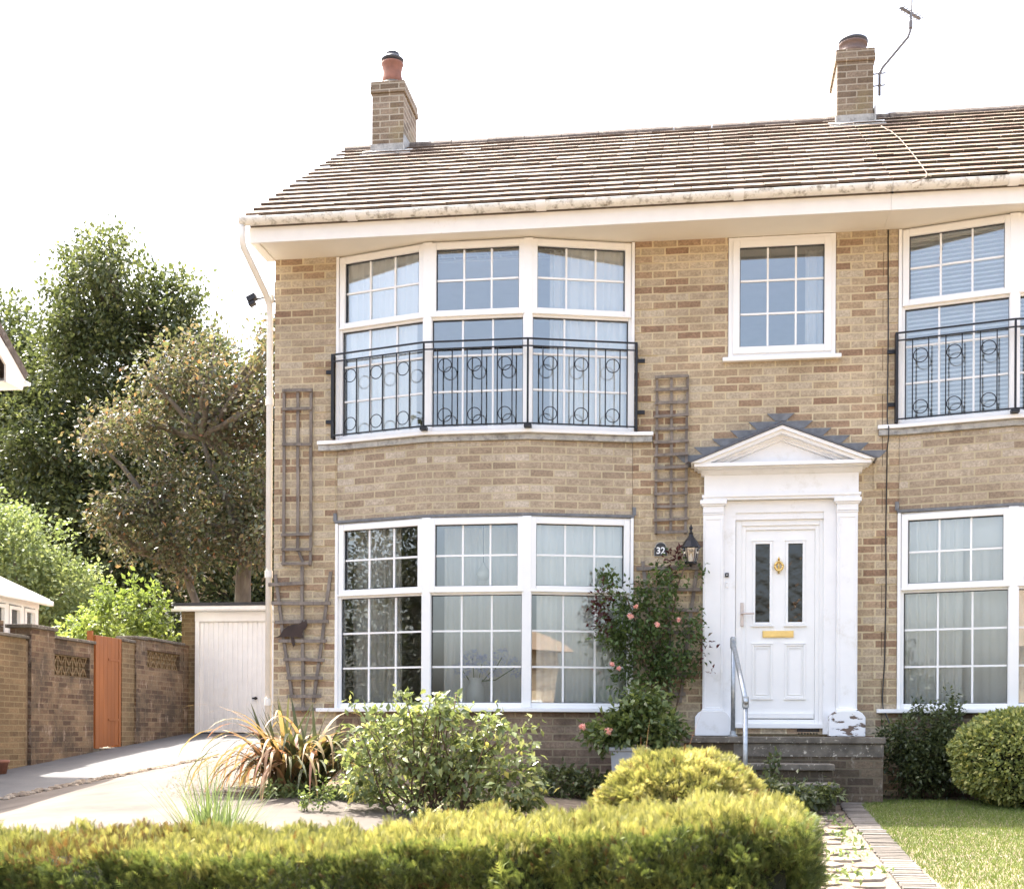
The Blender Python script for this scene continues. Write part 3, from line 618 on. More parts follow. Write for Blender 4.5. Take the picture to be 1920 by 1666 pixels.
# ---- front door and its surround (parts of the house)
S = MB(); S.box(.03, 1.475, -.09, -.002, 2.885, 3.075); ent = S.build('door_surround', 'paint', H, bevel=.003); ent['label'] = 'white classical surround with pilasters and pediment'
for nm, x0, x1 in (('pilaster', .022, .215), ('pilaster', 1.275, 1.468)):
    p = MB(); p.box(x0, x1, -.10, -.002, .80, 2.70); p.box(x0+.0-.004, x1+.004, -.108, -.002, 2.70, 2.715)
    # raised edge of the sunk panel
    p.frame(x0+.012, x1-.012, .84, 2.665, .014, -.106, -.10)
    p.box(x0-.002, x1+.002, -.112, -.002, 2.717, 2.795); p.box(x0-.03, x1+.03, -.14, -.002, 2.797, 2.835); p.box(x0-.016, x1+.016, -.126, -.002, 2.78, 2.797)
    o = p.build(nm, 'paint', ent, bevel=.003)
    b0 = x0-.07 if x0 < 1 else x0-.07; b1 = x1+.07
    pl = MB(); pl.prism([(b0, .58), (b1, .58), (b1, .76), (b1-.03, .80), (b1-.065, .82), (b0+.065, .82), (b0+.03, .80), (b0, .76)], -.17, -.004, 'y'); pl.prism([(x0-.01, .82), (x1+.01, .82), (x1+.002, .84), (x0-.002, .84)], -.115, -.004, 'y')
    pb = pl.build('plinth_block', 'peel' if x0 > 1 else 'paint', ent, bevel=.006)
    if x0 > 1: pb['label'] = 'right plinth block with peeling white paint'
tr = MB(); tr.box(.02, 1.485, -.115, -.002, 2.837, 2.862); tr.box(.01, 1.495, -.13, -.002, 2.862, 2.885)
tr.prism([(-.09, 3.075), (-.11, 3.085), (-.13, 3.10), (-.16, 3.115), (-.002, 3.115), (-.002, 3.075)], -.0, 1.505, 'x')
tr.prism([(-.16, 3.117), (-.20, 3.125), (-.20, 3.132), (-.002, 3.132), (-.002, 3.117)], -.035, 1.54, 'x')
tr.box(-.065, 1.57, -.25, -.002, 3.133, 3.165)
tr.build('cornice', 'paint', ent)
ty = MB(); ty.prism([(.20, 3.1662), (1.305, 3.1662), (.7525, 3.385)], -.10, -.002, 'y'); ty.build('tympanum', 'paint', ent)
xa, za, xe, ze = .7525, 3.505, 0, 0
rk = MB()
def rake(mb, za, th, y0):
    sl, zb, c0 = .393, 3.1665, .7525
    for sg in (-1, 1):
        pr = [(c0+sg*(za-zb)/sl, zb), (c0, za), (c0, za-th), (c0+sg*(za-th-zb)/sl, zb)]
        mb.prism(pr if sg < 0 else pr[::-1], y0, -.002, 'y')
rake(rk, 3.500, .034, -.275); rake(rk, 3.466, .034, -.245); rake(rk, 3.432, .022, -.165); rake(rk, 3.410, .024, -.135)
rk.build('pediment', 'paint', ent)
rt = MB(); rt.prism([(-.095, 3.168), (.7525, 3.515), (.7525, 3.575), (-.14, 3.20)], -.285, -.002, 'y'); rt.prism([(1.60, 3.168), (1.645, 3.20), (.7525, 3.575), (.7525, 3.515)], -.285, -.002, 'y')
rt2 = MB(); 
for sgn in (-1, 1):
    rt2.add([(.7525, -.29, 3.504), (.7525+sgn*.85, -.29, 3.1685), (.7525+sgn*.87, -.29, 3.175), (.7525, -.29, 3.522), (.7525, -.002, 3.60), (.7525+sgn*.90, -.002, 3.22), (.7525, -.002, 3.55), (.7525+sgn*.88, -.002, 3.17)], [(0, 1, 2, 3), (3, 2, 5, 4), (0, 6, 7, 1), (1, 7, 5, 2)])
pr = rt2.build('porch_roof', 'slate', ent)
pr.data.materials[0] = M['slate']
# stepped lead flashing cut into the brick courses
fl = MB(); cx = .7525
for k in range(6):
    z = 3.225+.075*k; xin = .88*(3.60-z)/(.38); xin = max(xin, -.02)
    for sg in (-1, 1):
        a0 = max(0, xin-.10); pts = [(cx+sg*a0, z), (cx+sg*(xin+.05), z), (cx+sg*(xin+.13), z+.072), (cx+sg*max(0, a0-.17), z+.072)]
        fl.prism(pts if sg > 0 else pts[::-1], -.006-.001*k, .0, 'y')
fl.build('stepped_flashing', 'lead', ent)
# linings
ln = MB(); ln.frame(.216, 1.274, .60, 2.834, .115, -.045, .0, .0001); ln.box(.33, 1.18, -.03, .02, 2.655, 2.722)
ln.build('architrave', 'paint', ent, bevel=.003)
D = MB(); D.frame(.335, 1.178, .655, 2.655, .055, -.005, .07, .045); D.box(.33, 1.183, -.03, .0, .655, .70); D.frame(.388, 1.125, .699, 2.602, .041, .012, .068); df = D.build('door_frame', 'pvc', ent, bevel=.004)
door = MB()
wallpanel(door, .43, 1.083, .745, 2.56, [(.518, .662, 1.672, 2.43), (.828, .968, 1.672, 2.43)], .03, .075); dr = door.build('door', 'pvc', H); dr['label'] = 'white front door with two slim panes'
m = MB()
for x0, x1 in ((.495, .685), (.805, .995)):
    m.frame(x0+.003, x1-.003, 1.65, 2.452, .024, .016, .03); m.box(x0-.012, x1+.012, .010, .03, 1.632, 1.648); m.box(x0-.006, x1+.006, .012, .03, 2.453, 2.466)
    m.frame(x0, x1, .945, 1.462, .016, .018, .03); m.frame(x0+.03, x1-.03, .975, 1.43, .008, .022, .03); m.box(x0-.006, x1+.006, .014, .03, 1.463, 1.474); m.box(x0-.008, x1+.008, .014, .03, .930, .944)
m.box(.44, 1.073, .008, .03, .75, .80)
m.build('moulding', 'pvc', dr, bevel=.003)
for x0, x1 in ((.518, .662), (.828, .968)): MB().box(x0, x1, .045, .052, 1.672, 2.43).build('glass', 'doorglass', dr)
MB().box(.592, .886, .016, .03, 1.527, 1.592).box(.60, .878, .012, .016, 1.535, 1.585).build('letter_plate', 'brass', dr, bevel=.003)
kn = MB(); kn.lathe([(.0, 0), (.02, .004), (.022, .012), (.0, .016)], (.743, .012, 2.245), 12); kn.tube([(.743, .01, 2.30), (.743, .01, 2.275)], [.003, .014], 8)
kn.tube([(.743+.038*math.cos(a), -.005-.01*math.sin(a), 2.215+.045*math.sin(a)) for a in [math.pi+math.pi*i/12 for i in range(13)]], .012, 8); kn.tube([(.705, .0, 2.215), (.72, .01, 2.245), (.743, .016, 2.25), (.766, .01, 2.245), (.781, .0, 2.215)], .012, 8); kn.lathe([(0, 0), (.014, .005), (.012, .02), (0, .026)], (.743, -.006, 2.155), 10)
kn.tube([(.743, .016, 2.275), (.743, .016, 2.14)], .011, 6); kn.build('knocker', 'brass', dr, smooth=True)
hd = MB(); hd.box(.379, .411, -.012, .012, 1.635, 1.862); hd.tube([(.395, -.002, 1.755), (.395, -.04, 1.755), (.41, -.045, 1.755), (.51, -.045, 1.755)], .010, 8); hd.build('handle', 'silver', dr, bevel=.003)
MB().tube([(.3945, .001, 1.675), (.3945, -.0035, 1.675)], .006, 10).build('keyhole', 'black', dr)
MB().box(.30, 1.20, .01, .25, .585, .655).build('threshold_bricks', 'brick', H)
ab = MB(); ab.box(.92, 1.13, .003, .012, .59, .65); o = ab.build('air_brick', 'rust', H); hh = MB()
for i in range(7):
    for j in range(2): hh.box(.93+i*.028, .946+i*.028, .0, .004, .598+j*.026, .614+j*.026)
hh.build('hole', 'black', o)
bb = MB(); bb.box(.3, 1.2, .08, .25, .60, 2.75); 
hallw = MB(); hallw.box(.32, 1.2, 1.5, 1.55, .6, 2.75); hallw.build('interior_partition', 'floorin', H)
# steps: part of the house
st = MB(); st.box(-.14, 1.60, -.90, -.003, -.3, .515); stb = st.build('entrance_steps', 'brick_step', H)
MB().box(-.16, 1.62, -.93, -.004, .517, .575).build('landing_slab', 'slab', stb, bevel=.008)
st = MB(); st.box(.25, 1.12, -1.28, -.902, -.3, .285); st.box(.22, 1.12, -1.62, -1.282, -.3, .13); st.build('step_riser', 'brick_step', stb)
MB().box(.22, 1.145, -1.31, -.932, .287, .343).build('step_slab', 'slab', stb, bevel=.008)
MB().box(.20, 1.15, -1.66, -1.30, .132, .188).build('step_slab', 'slab', stb, bevel=.008)
# render band on the landing block
MB().box(.3, 1.605, -.908, -.9, .40, .514).build('rendered_band', 'leadlight' if False else 'slab', stb)

# ---- neighbouring house
NX = 5.485
H2 = thing('terraced_house', 'buff brick house joined on the right, its bow windows cut by the frame edge', 'house')
house_shell(H2, 1.705, 8.0, [(1.855, 4.825, .80, 5.38)])
Q4, *_ = bay(H2, NX, True, 'upstairs bow window with venetian blinds'); bay(H2, NX, False, 'ground floor bow window above the clipped round bush'); bay_brick(H2, Q4); railing(H2, NX)
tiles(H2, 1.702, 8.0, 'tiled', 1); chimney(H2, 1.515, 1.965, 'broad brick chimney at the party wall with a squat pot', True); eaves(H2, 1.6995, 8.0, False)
# ================================================================== WINDOW DRESSING
Pb = lambda x, dx=0: (lambda t: (0 if t < -3.63 or t > -.66 else (-.28*(t+3.63)/.98 if t < -2.65 else (-.28 if t < -1.66 else -.28*(-.66-t)/1.0))))(x-dx)+.10
gU = 'curtains in the upstairs bow windows'; gL = 'curtains in the ground floor bow windows'
curtain(-3.55, -2.78, 0, 3.3, 5.33, 'sheer', 'pale sheer curtain behind the left casement of the upstairs bow window', .02, .12, gU, Pb)
curtain(-3.35, -2.98, 0, 3.3, 5.33, 'curtain', 'gathered white curtain behind the pale sheer at the left of the upstairs bow window', .03, .07, gU, lambda x: Pb(x)+.12)
curtain(-1.48, -1.28, 0, 3.3, 5.33, 'curtain', 'narrow gathered curtain in the right casement of the upstairs bow window', .03, .07, gU, lambda x: Pb(x)+.1)
curtain(-1.30, -.72, 0, 3.3, 5.33, 'sheer', 'sheer curtain at the right end of the upstairs bow window', .02, .12, gU, Pb)
curtain(1.0, 1.16, .3, 4.1, 5.33, 'curtain', 'white curtain edge inside the small window over the door', .02, .05, 'curtains by the front door')
curtain(-3.52, -3.15, 0, .78, 2.66, 'greycurtain', 'thin net behind the dark left casement of the ground floor bow window', .015, .13, gL, lambda x: Pb(x)+.16)
curtain(-3.16, -2.95, 0, .78, 2.66, 'greycurtain', 'grey drape bunched behind the dark left casement downstairs', .03, .06, gL, lambda x: Pb(x)+.08)
curtain(-2.56, -1.72, 0, .78, 2.66, 'sheer', 'long net curtain behind the middle casement with the flowers', .02, .10, gL, lambda x: Pb(x)+.36)
curtain(-1.58, -.72, 0, .78, 2.66, 'sheer', 'long net curtain behind the casement beside the climbing rose', .02, .10, gL, lambda x: Pb(x)+.02)
curtain(1.93, 2.42, 0, .78, 2.62, 'curtain', 'cream curtain at the left of the neighbouring ground floor window', .03, .08, gL, lambda x: Pb(x, NX)+.0)
curtain(2.42, 4.75, 0, .78, 2.62, 'sheer', 'net curtain across the neighbouring ground floor window', .015, .15, gL, lambda x: Pb(x, NX)+.10)
rb = MB(); 
for i in range(3):
    Mx, L = segM(Q4[i], Q4[i+1]); r2 = MB(Mx); r2.box(.06, L-.06, .12, .125, 2.36, 2.62); r2.box(.06, L-.06, .115, .13, 2.35, 2.36)
    o = r2.build('roller_blind', 'curtain'); tag(o, ('left', 'middle', 'right')[i]+' cream roller blind at the top of the neighbouring ground floor window', 'blind', 'roller blinds next door')
for i in range(3):
    Mx, L = segM(Q4[i], Q4[i+1]); r2 = MB(Mx); z = 3.6
    while z < 5.3:
        r2.add([(.06, .12, z), (L-.06, .12, z), (L-.06, .15, z+.028), (.06, .15, z+.028)], [(0, 1, 2, 3)]); z += .042
    r2.box(.05, L-.05, .10, .16, 5.30, 5.34)
    o = r2.build('venetian_blind', 'curtain'); tag(o, ('left', 'middle', 'right')[i]+' white venetian blind in the neighbouring upstairs bow window', 'blind', 'venetian blinds next door')
# flowers and lamp in the downstairs window
fv = thing('flower_vase', 'blue hydrangeas in a vase behind the middle ground floor casement', 'vase of flowers')
MB().lathe([(.07, 0), (.10, .08), (.09, .2), (.06, .26), (.075, .3)], (-2.2, -.02, .84), 20).build('vase', 'curtain', fv, smooth=True)
MB().box(-2.6, -1.7, -.19, .12, .80, .84).build('shelf', 'pvc', fv)
bl = [((-2.33+.1*i, -.08+.03*(i % 2), 1.22+.06*((i*2) % 3)), (.085, .06, .075)) for i in range(5)]+[((-1.80, -.08, 1.24), (.075, .06, .08))]
p_, a_, n_, s_, r_ = crown(bl, 260, 7, .02, .008, .8); leaves('hydrangea_blooms', p_, a_, n_, s_, T_SIMPLE, 'blue', r_, fv)
st = MB(); [st.tube([(-2.2, -.02, 1.1), ((-2.2+b[0][0])/2, -.04, 1.12), b[0]], .005, 5) for b in bl]; st.build('stem', 'lf_mid', fv)
lp = thing('pendant_lamp', 'round glass pendant hanging behind the middle ground floor casement', 'lamp')
MB().lathe([(.0, 0), (.05, .02), (.07, .07), (.05, .12), (.02, .15), (.015, .18)], (-2.13, -.02, 2.10), 16).build('globe', 'lampgl', lp, smooth=True); MB().tube([(-2.13, -.02, 2.27), (-2.13, -.02, 2.715)], .004, 6).build('cord', 'black', lp)

# ================================================================== THINGS ON THE FACADE
def slat(a, b, w, y0, y1, wob=.004):
    """a thin board from a to b (x, z), slightly crooked"""
    (x0, z0), (x1, z1) = a, b; L = math.hypot(x1-x0, z1-z0); nx, nz = -(z1-z0)/L*w/2, (x1-x0)/L*w/2
    mb = MB(); k = max(2, int(L/.3)); top = []; bot = []
    for i in range(k+1):
        t = i/k; e = random.uniform(-wob, wob); x = x0+(x1-x0)*t; z = z0+(z1-z0)*t
        top.append((x+nx*(1+e*10)+e, z+nz*(1+e*10)+e)); bot.append((x-nx+e, z-nz+e))
    mb.prism(top+bot[::-1], y0, y1, 'y'); return mb
def trellis(label, ups, bars, w=.028, wb=.028):
    t = thing('trellis', label, 'trellis', group='wooden trellises on the front wall')
    for a, b in ups: slat(a, b, w, -.03, -.013).build('upright', 'wood', t)
    for a, b in bars: slat(a, b, wb, -.048, -.031).build('crossbar', 'wood', t)
    return t
trellis('tall narrow grey trellis at the left end of the front wall', [((-4.18, 2.28), (-4.185, 4.06)), ((-4.035, 2.42), (-4.04, 4.05)), ((-3.90, 2.27), (-3.902, 4.06)), ((-4.03, 2.45), (-3.97, 2.30))],
        [((-4.20, z), (-3.885, z)) for z in (4.045, 3.86, 3.50, 2.59, 2.44, 2.295)])
fa = [((-4.27, 2.19), (-4.09, .95)), ((-3.99, 2.27), (-3.97, .80)), ((-3.69, 2.21), (-3.86, .90))]
fb = [((-4.33, 2.09), (-3.96, 2.10)), ((-4.30, 1.90), (-3.68, 1.895)), ((-4.26, 1.71), (-3.70, 1.715)), ((-4.22, 1.52), (-3.72, 1.515)), ((-4.17, 1.33), (-3.74, 1.325)), ((-4.14, 1.14), (-3.76, 1.14)), ((-4.13, .96), (-3.78, .955)), ((-4.08, .83), (-3.82, .83))]
trellis('fan shaped grey trellis with the black cat cut-out, behind the strappy plant', fa, fb, .032, .034)
trellis('tall ladder-like grey trellis between the bow window and the porch', [((-.435, 2.53), (-.425, 4.06)), ((-.29, 2.54), (-.285, 4.05)), ((-.145, 2.53), (-.135, 4.06))],
        [((-.45, 2.545+.1255*k), (-.125, 2.545+.1255*k+.004)) for k in range(13)], .026, .026)
trellis('fan shaped grey trellis hidden behind the climbing rose', [((-.56, 2.27), (-.40, .9)), ((-.30, 2.2), (-.29, .85)), ((-.03, 2.25), (-.19, .9))],
        [((-.62, 2.195), (.01, 2.20)), ((-.55, 2.0), (0, 1.99)), ((-.53, 1.80), (-.02, 1.79)), ((-.50, 1.58), (-.05, 1.58)), ((-.47, 1.36), (-.08, 1.36)), ((-.45, 1.16), (-.1, 1.16)), ((-.43, .98), (-.14, .98))], .034, .034)
# cat cut-out
cat = [(-4.265, 1.545), (-4.20, 1.575), (-4.19, 1.60), (-4.165, 1.635), (-4.12, 1.665), (-4.06, 1.685), (-4.005, 1.685), (-3.985, 1.70), (-3.97, 1.725), (-3.962, 1.705), (-3.945, 1.715), (-3.935, 1.735), (-3.925, 1.70), (-3.922, 1.665), (-3.94, 1.635), (-3.965, 1.62), (-3.975, 1.585), (-3.96, 1.55), (-3.99, 1.545), (-4.03, 1.56), (-4.06, 1.55), (-4.045, 1.48), (-4.065, 1.452), (-4.085, 1.50), (-4.09, 1.552), (-4.12, 1.56), (-4.16, 1.555), (-4.19, 1.555)]
tag(MB().prism(cat, -.057, -.050, 'y').build('cat_silhouette', 'rust'), 'flat dark metal cat climbing on the left fan trellis', 'ornament')
# number plaque
pq = thing('house_number_plaque', 'black arched plaque reading 32 beside the lantern', 'number plaque')
arch = [(-.445, 2.325), (-.325, 2.325), (-.325, 2.40)]+[(-.385+.05*math.cos(a), 2.405+.045*math.sin(a)) for a in [math.pi*i/10 for i in range(11)]]+[(-.445, 2.40)]
MB().prism(arch, -.018, -.003, 'y').build('plate', 'black', pq); 
ar2 = [(-.385+(x+.385)*1.09, 2.385+(z-2.385)*1.09) for x, z in arch]; MB().prism(ar2, -.012, -.002, 'y').build('border', 'leadlight', pq)
fc = bpy.data.curves.new('numerals', 'FONT'); fc.body = '32'; fc.size = .088; fc.extrude = .002; fc.align_x = 'CENTER'; fc.offset = .0018
fo = bpy.data.objects.new('numerals', fc); col.objects.link(fo); bpy.context.view_layer.update()
me = bpy.data.meshes.new_from_object(fo.evaluated_get(bpy.context.evaluated_depsgraph_get())); bpy.data.objects.remove(fo)
me.transform(Matrix.Translation((-.385, -.021, 2.345)) @ Matrix.Rotation(R_(90), 4, 'X')); me.materials.clear(); me.materials.append(M['pvc'])
o = bpy.data.objects.new('numerals', me); col.objects.link(o); o.parent = pq
# lantern
ln_ = thing('wall_lantern', 'black coach lantern hung beside the porch above the rose', 'lantern'); cx, cy = -.093, -.16
lt = MB(); lt.lathe([(.098, 0), (.092, .01), (.06, .065), (.028, .105), (.018, .13), (.024, .14), (.012, .15), (.010, .175), (.018, .185), (.014, .20), (.0, .215)], (cx, cy, 2.375), 8); lt.build('canopy', 'iron', ln_)
cg = MB()
for k in range(6):
    a = k*math.pi/3; cg.tube([(cx+.082*math.cos(a), cy+.082*math.sin(a), 2.375), (cx+.052*math.cos(a), cy+.052*math.sin(a), 2.235)], .0045, 5)
cg.lathe([(.055, 0), (.06, .012), (.055, .02)], (cx, cy, 2.22), 6); cg.lathe([(0, -.03), (.012, -.02), (.02, .0)], (cx, cy, 2.22), 8); cg.build('cage', 'iron', ln_)
gl_ = MB(); gl_.lathe([(.048, 0), (.076, .13)], (cx, cy, 2.24), 6); gl_.build('glass', 'glass', ln_)
ed = MB()
for k in range(6):
    a, b = k*math.pi/3+.12, (k+1)*math.pi/3-.12
    pts = [(cx+.080*math.cos(a), cy+.080*math.sin(a), 2.368), (cx+.052*math.cos(a), cy+.052*math.sin(a), 2.248), (cx+.052*math.cos(b), cy+.052*math.sin(b), 2.248), (cx+.080*math.cos(b), cy+.080*math.sin(b), 2.368)]
    ed.tube(pts, .0025, 4)
ed.build('glass_edging', 'silver', ln_)
MB().lathe([(.012, 0), (.016, .03), (.006, .08)], (cx, cy, 2.24), 8).build('bulb', 'lampgl', ln_, smooth=True)
MB().tube([(cx, -.002, 2.44), (cx, -.04, 2.44), (cx, -.05, 2.56), (cx, -.12, 2.60), (cx, cy, 2.585)], .007, 6).tube([(cx, -.02, 2.36), (cx, -.008, 2.50)], .02, 8).build('bracket', 'iron', ln_)
db = thing('doorbell', 'small black and white doorbell unit left of the front door', 'doorbell')
MB().box(.232, .268, -.062, -.046, 2.105, 2.145).build('camera_button', 'black', db, bevel=.003); MB().tube([(.25, -.062, 2.125), (.25, -.066, 2.125)], .006, 8).build('lens', 'pvc', db)
MB().box(.236, .264, -.058, -.046, 2.005, 2.06).build('chime_plate', 'pvc', db, bevel=.004); MB().tube([(.25, -.058, 2.045), (.25, -.062, 2.045)], .005, 8).build('button', 'silver', db)
# security light on the gable
sl_ = thing('security_light', 'small dark lamp on an arm beside the downpipe under the eaves', 'light')
MB().tube([(-4.29, .06, 4.98), (-4.42, .03, 5.02), (-4.50, 0, 5.0)], .012, 6).build('arm', 'iron', sl_); MB(Matrix.Translation((-4.53, 0, 5.01)) @ Matrix.Rotation(R_(-25), 4, 'Y')).box(-.055, .045, -.04, .04, -.03, .03).box(-.06, .01, -.035, .035, -.07, -.03).build('lamp_head', 'iron', sl_, bevel=.006); MB().box(-4.305, -4.292, .02, .10, 5.0, 5.17).build('sensor', 'iron', sl_)
# cable down the party wall
tag(MB().tube([(1.745, -.012, 5.38), (1.75, -.012, 4.4), (1.742, -.03, 3.55), (1.75, -.07, 3.5), (1.752, -.06, 3.42), (1.745, -.014, 3.3), (1.735, -.014, 2.5), (1.74, -.014, 2.0), (1.73, -.014, 1.3), (1.71, -.016, .95), (1.715, -.03, .85), (1.76, -.09, .72), (1.82, -.14, .55)], .006, 6).build('cable', 'black', smooth=True), 'thin black cable clipped down the wall between porch and neighbouring bay', 'cable')
AC = []
for px, py in ((1652, 236), (1660, 241), (1672, 247), (1687, 260), (1701, 276), (1714, 292), (1727, 309), (1738, 325), (1736, 333), (1724, 338), (1711, 343)):
    rr_ = cam.matrix_world.to_3x3() @ Vector(((px-960)/2430, -(py-1373)/2430, -1)); oo = Vector((0, -12.68, .6)); nn = Vector((0, -2.23, 3.58)).normalized(); tt = (Vector((0, -.6, 5.66))-oo).dot(nn)/rr_.dot(nn); AC.append(tuple(oo+rr_*tt))
tag(MB().tube(AC, .004, 6).build('aerial_cable', 'lead_in', smooth=True), 'pale aerial lead trailing down the roof tiles from the right chimney', 'cable')
# TV aerial
ae = thing('tv_aerial', 'thin television aerial on a cranked pole fixed to the right chimney', 'aerial')
MB().tube([(2.04, 2.9, 8.05), (2.04, 2.9, 8.30), (2.07, 2.9, 8.37), (2.35, 2.85, 8.68), (2.375, 2.85, 8.75), (2.39, 2.85, 9.12)], .016, 8).build('mast', 'aerial', ae, smooth=True)
br_ = MB(); br_.tube([(1.94, 2.9, 8.30), (2.11, 2.9, 8.31)], .009, 6); br_.tube([(1.94, 2.9, 8.16), (2.11, 2.9, 8.17)], .009, 6); br_.box(1.935, 1.95, 2.86, 2.94, 8.12, 8.34); br_.build('bracket', 'aerial', ae)
an = MB(); an.tube([(2.25, 2.7, 8.945), (2.52, 3.1, 9.02)], .019, 6)
for k in range(7): t = k/6; x, y, z = 2.25+.27*t, 2.7+.4*t, 8.945+.075*t; an.tube([(x-.05, y+.03, z), (x+.05, y-.03, z)], .006, 4)
an.box(2.36, 2.40, 2.82, 2.88, 8.78, 8.86); an.build('antenna', 'aerial', ae)
# handrail
hr = thing('handrail', 'galvanised tubular handrail at the front steps', 'handrail')
MB().tube([(.307, -.30, .575), (.307, -.30, 1.51)], .021, 12).build('post', 'galv', hr, smooth=True); MB().tube([(.385, -1.42, -.05), (.385, -1.42, .86)], .021, 12).build('post', 'galv', hr, smooth=True)
MB().tube([(.300, -.24, 1.50), (.387, -1.48, .865)], .022, 12).build('rail', 'galv', hr, smooth=True)
for x, y, z in ((.307, -.30, 1.455), (.385, -1.42, .875)): MB().tube([(x, y, z-.05), (x, y, z+.045)], .029, 12).build('clamp', 'galv', hr)
MB().lathe([(.045, 0), (.045, .012), (.03, .02), (.028, .05)], (.307, -.30, .575), 14).build('flange', 'galv', hr)
# planter beside the steps
pt = MB(); pt.prism([(-.76, .02), (-.46, .02), (-.43, .46), (-.79, .46)], -1.12, -.86, 'y'); pl_ = pt.build('planter', 'planter', bevel=.01); tag(pl_, 'grey box planter below the leafy rose bush by the steps', 'planter')
MB().box(-.80, -.42, -1.135, -.845, .44, .475).build('rim', 'planter', pl_, bevel=.006)
MB().box(-.76, -.46, -1.11, -.87, .475, .48).build('compost', 'soil', pl_)

# ================================================================== GARAGE, GARDEN WALL
GA = thing('garage', 'flat roofed garage with white ribbed door at the end of the drive', 'garage')
mb = MB(); wallpanel(mb, -8.87, -5.7, .3, 2.70, [(-8.61, -6.2, .3, 2.56)], 8.66, 8.88); mb.box(-8.87, -8.65, 8.88, 13.5, .3, 2.70); mb.box(-5.92, -5.7, 8.88, 13.5, .3, 2.70); mb.box(-8.87, -5.7, 13.5, 13.7, .3, 2.70); mb.build('wall', 'brick_fence' if False else 'brick_plain', GA)
MB().box(-8.95, -5.6, 8.48, 13.8, 2.745, 2.80).build('roof', 'felt', GA)
MB().box(-8.94, -5.62, 8.50, 8.525, 2.66, 2.744).build('fascia', 'fascia', GA); MB().prism([(8.50+.05*math.cos(a), 2.70+.05*math.sin(a)) for a in [math.pi*i/8+math.pi for i in range(9)]], -8.98, -5.6, 'x').build('gutter', 'gplast', GA)
MB().box(-8.608, -6.2, 8.60, 8.68, 2.49, 2.659).build('header', 'gplast', GA, bevel=.004)
f = MB(); f.box(-8.608, -8.535, 8.615, 8.69, .56, 2.489); f.box(-8.535, -6.27, 8.618, 8.69, 2.478, 2.4885); f.box(-6.27, -6.2, 8.615, 8.69, .56, 2.489); f.build('frame', 'gplast', GA)
dm = MB(); pts = []; x = -8.53; 
while x < -6.28:
    pts += [(x, 8.650), (x+.062, 8.650), (x+.068, 8.664), (x+.080, 8.664)]; x += .0865
pts = [p for p in pts if p[0] < -6.275]
dm.prism(pts+[(pts[-1][0], 8.69), (-8.53, 8.69)], .585, 2.475, 'z'); gd = dm.build('door', 'gplast', GA); gd['label'] = 'white up-and-over door with vertical ribs'
hb = MB(); hb.lathe([(.028, 0), (.03, .01), (.0, .012)], (0, 0, 0), 14); 
hb2 = MB(Matrix.Translation((-7.53, 8.648, 1.17)) @ Matrix.Rotation(R_(90), 4, 'X')); hb2.lathe([(.026, 0), (.028, .008), (.012, .014), (.01, .035)], (0, 0, 0), 14); hb2.box(-.045, .045, -.014, .014, .034, .05); hb2.build('handle', 'black', gd)
GW = thing('garden_wall', 'long weathered brick wall with pierced block panels along the drive', 'wall')
def ywall(mb, y0, y1, z1, x=-8.75, holes=()):
    # wall running in y: rectangles between openings
    ys = sorted({y0, y1, *[h[0] for h in holes], *[h[1] for h in holes]})
    for a, b in zip(ys, ys[1:]):
        hs = [h for h in holes if h[0] <= a and h[1] >= b]
        if hs: mb.box(x-.22, x, a, b, -1.0, hs[0][2]); mb.box(x-.22, x, a, b, hs[0][3], z1)
        else: mb.box(x-.22, x, a, b, -1.0, z1)
mb = MB(); ywall(mb, -2.5, 3.22, 1.80); mb.build('wall_section', 'brick_plain', GW)
mb = MB(); mb.box(-9.02, -8.715, 3.30, 3.92, -1, 1.95); ywall(mb, 3.92, 5.14, 1.86, holes=[(3.93, 5.02, 1.36, 1.655)]); mb.build('wall_section', 'brick_fence', GW)
MB().box(-8.98, -8.76, 3.23, 3.29, -.5, 1.78).build('expansion_joint', 'soil', GW)
mb = MB(); ywall(mb, 6.08, 6.52, 1.97); mb.build('wall_section', 'brick_plain', GW)
mb = MB(); mb.box(-9.0, -8.72, 6.52, 6.85, -1, 2.04); ywall(mb, 6.85, 8.46, 2.06, holes=[(6.98, 8.30, 1.62, 1.90)]); mb.box(-9.0, -8.74, 8.46, 8.66, -1, 2.08); mb.build('wall_section', 'brick_fence', GW)
cp = MB(); 
for y0, y1, z in ((-2.5, 3.25, 1.80), (3.92, 5.16, 1.86), (6.08, 6.50, 1.97), (6.85, 8.46, 2.06)): cp.box(-9.0, -8.715, y0, y1, z+.002, z+.042)
cp.box(-9.06, -8.68, 3.24, 3.96, 1.952, 2.0); cp.box(-9.04, -8.69, 6.48, 6.89, 2.042, 2.085); cp.build('coping', 'slab', GW, bevel=.006)
ow = MB()
def pierced(y0, y1, z0, z1, n):
    wv = (y1-y0)/n; x0, x1 = -8.87, -8.79
    for k in range(n):
        a = y0+k*wv; c = (a+wv/2, (z0+z1)/2); 
        for p in ((a, z0), (a+wv, z0), (a, z1), (a+wv, z1)):
            L = math.hypot(p[0]-c[0], p[1]-c[1]); nx, nz = -(p[1]-c[1])/L*.013, (p[0]-c[0])/L*.013
            ow.prism([(c[0]+nx, c[1]+nz), (p[0]+nx, p[1]+nz), (p[0]-nx, p[1]-nz), (c[0]-nx, c[1]-nz)], x0+.001, x1-.001, 'x')
        ow.box(x0, x1, a-.012, a+.012, z0, z1); ow.box(x0+.002, x1-.002, a+wv/2-.009, a+wv/2+.009, z0, z1)
    ow.box(x0, x1, y0, y1, z0, z0+.014); ow.box(x0, x1, y0, y1, z1-.014, z1)
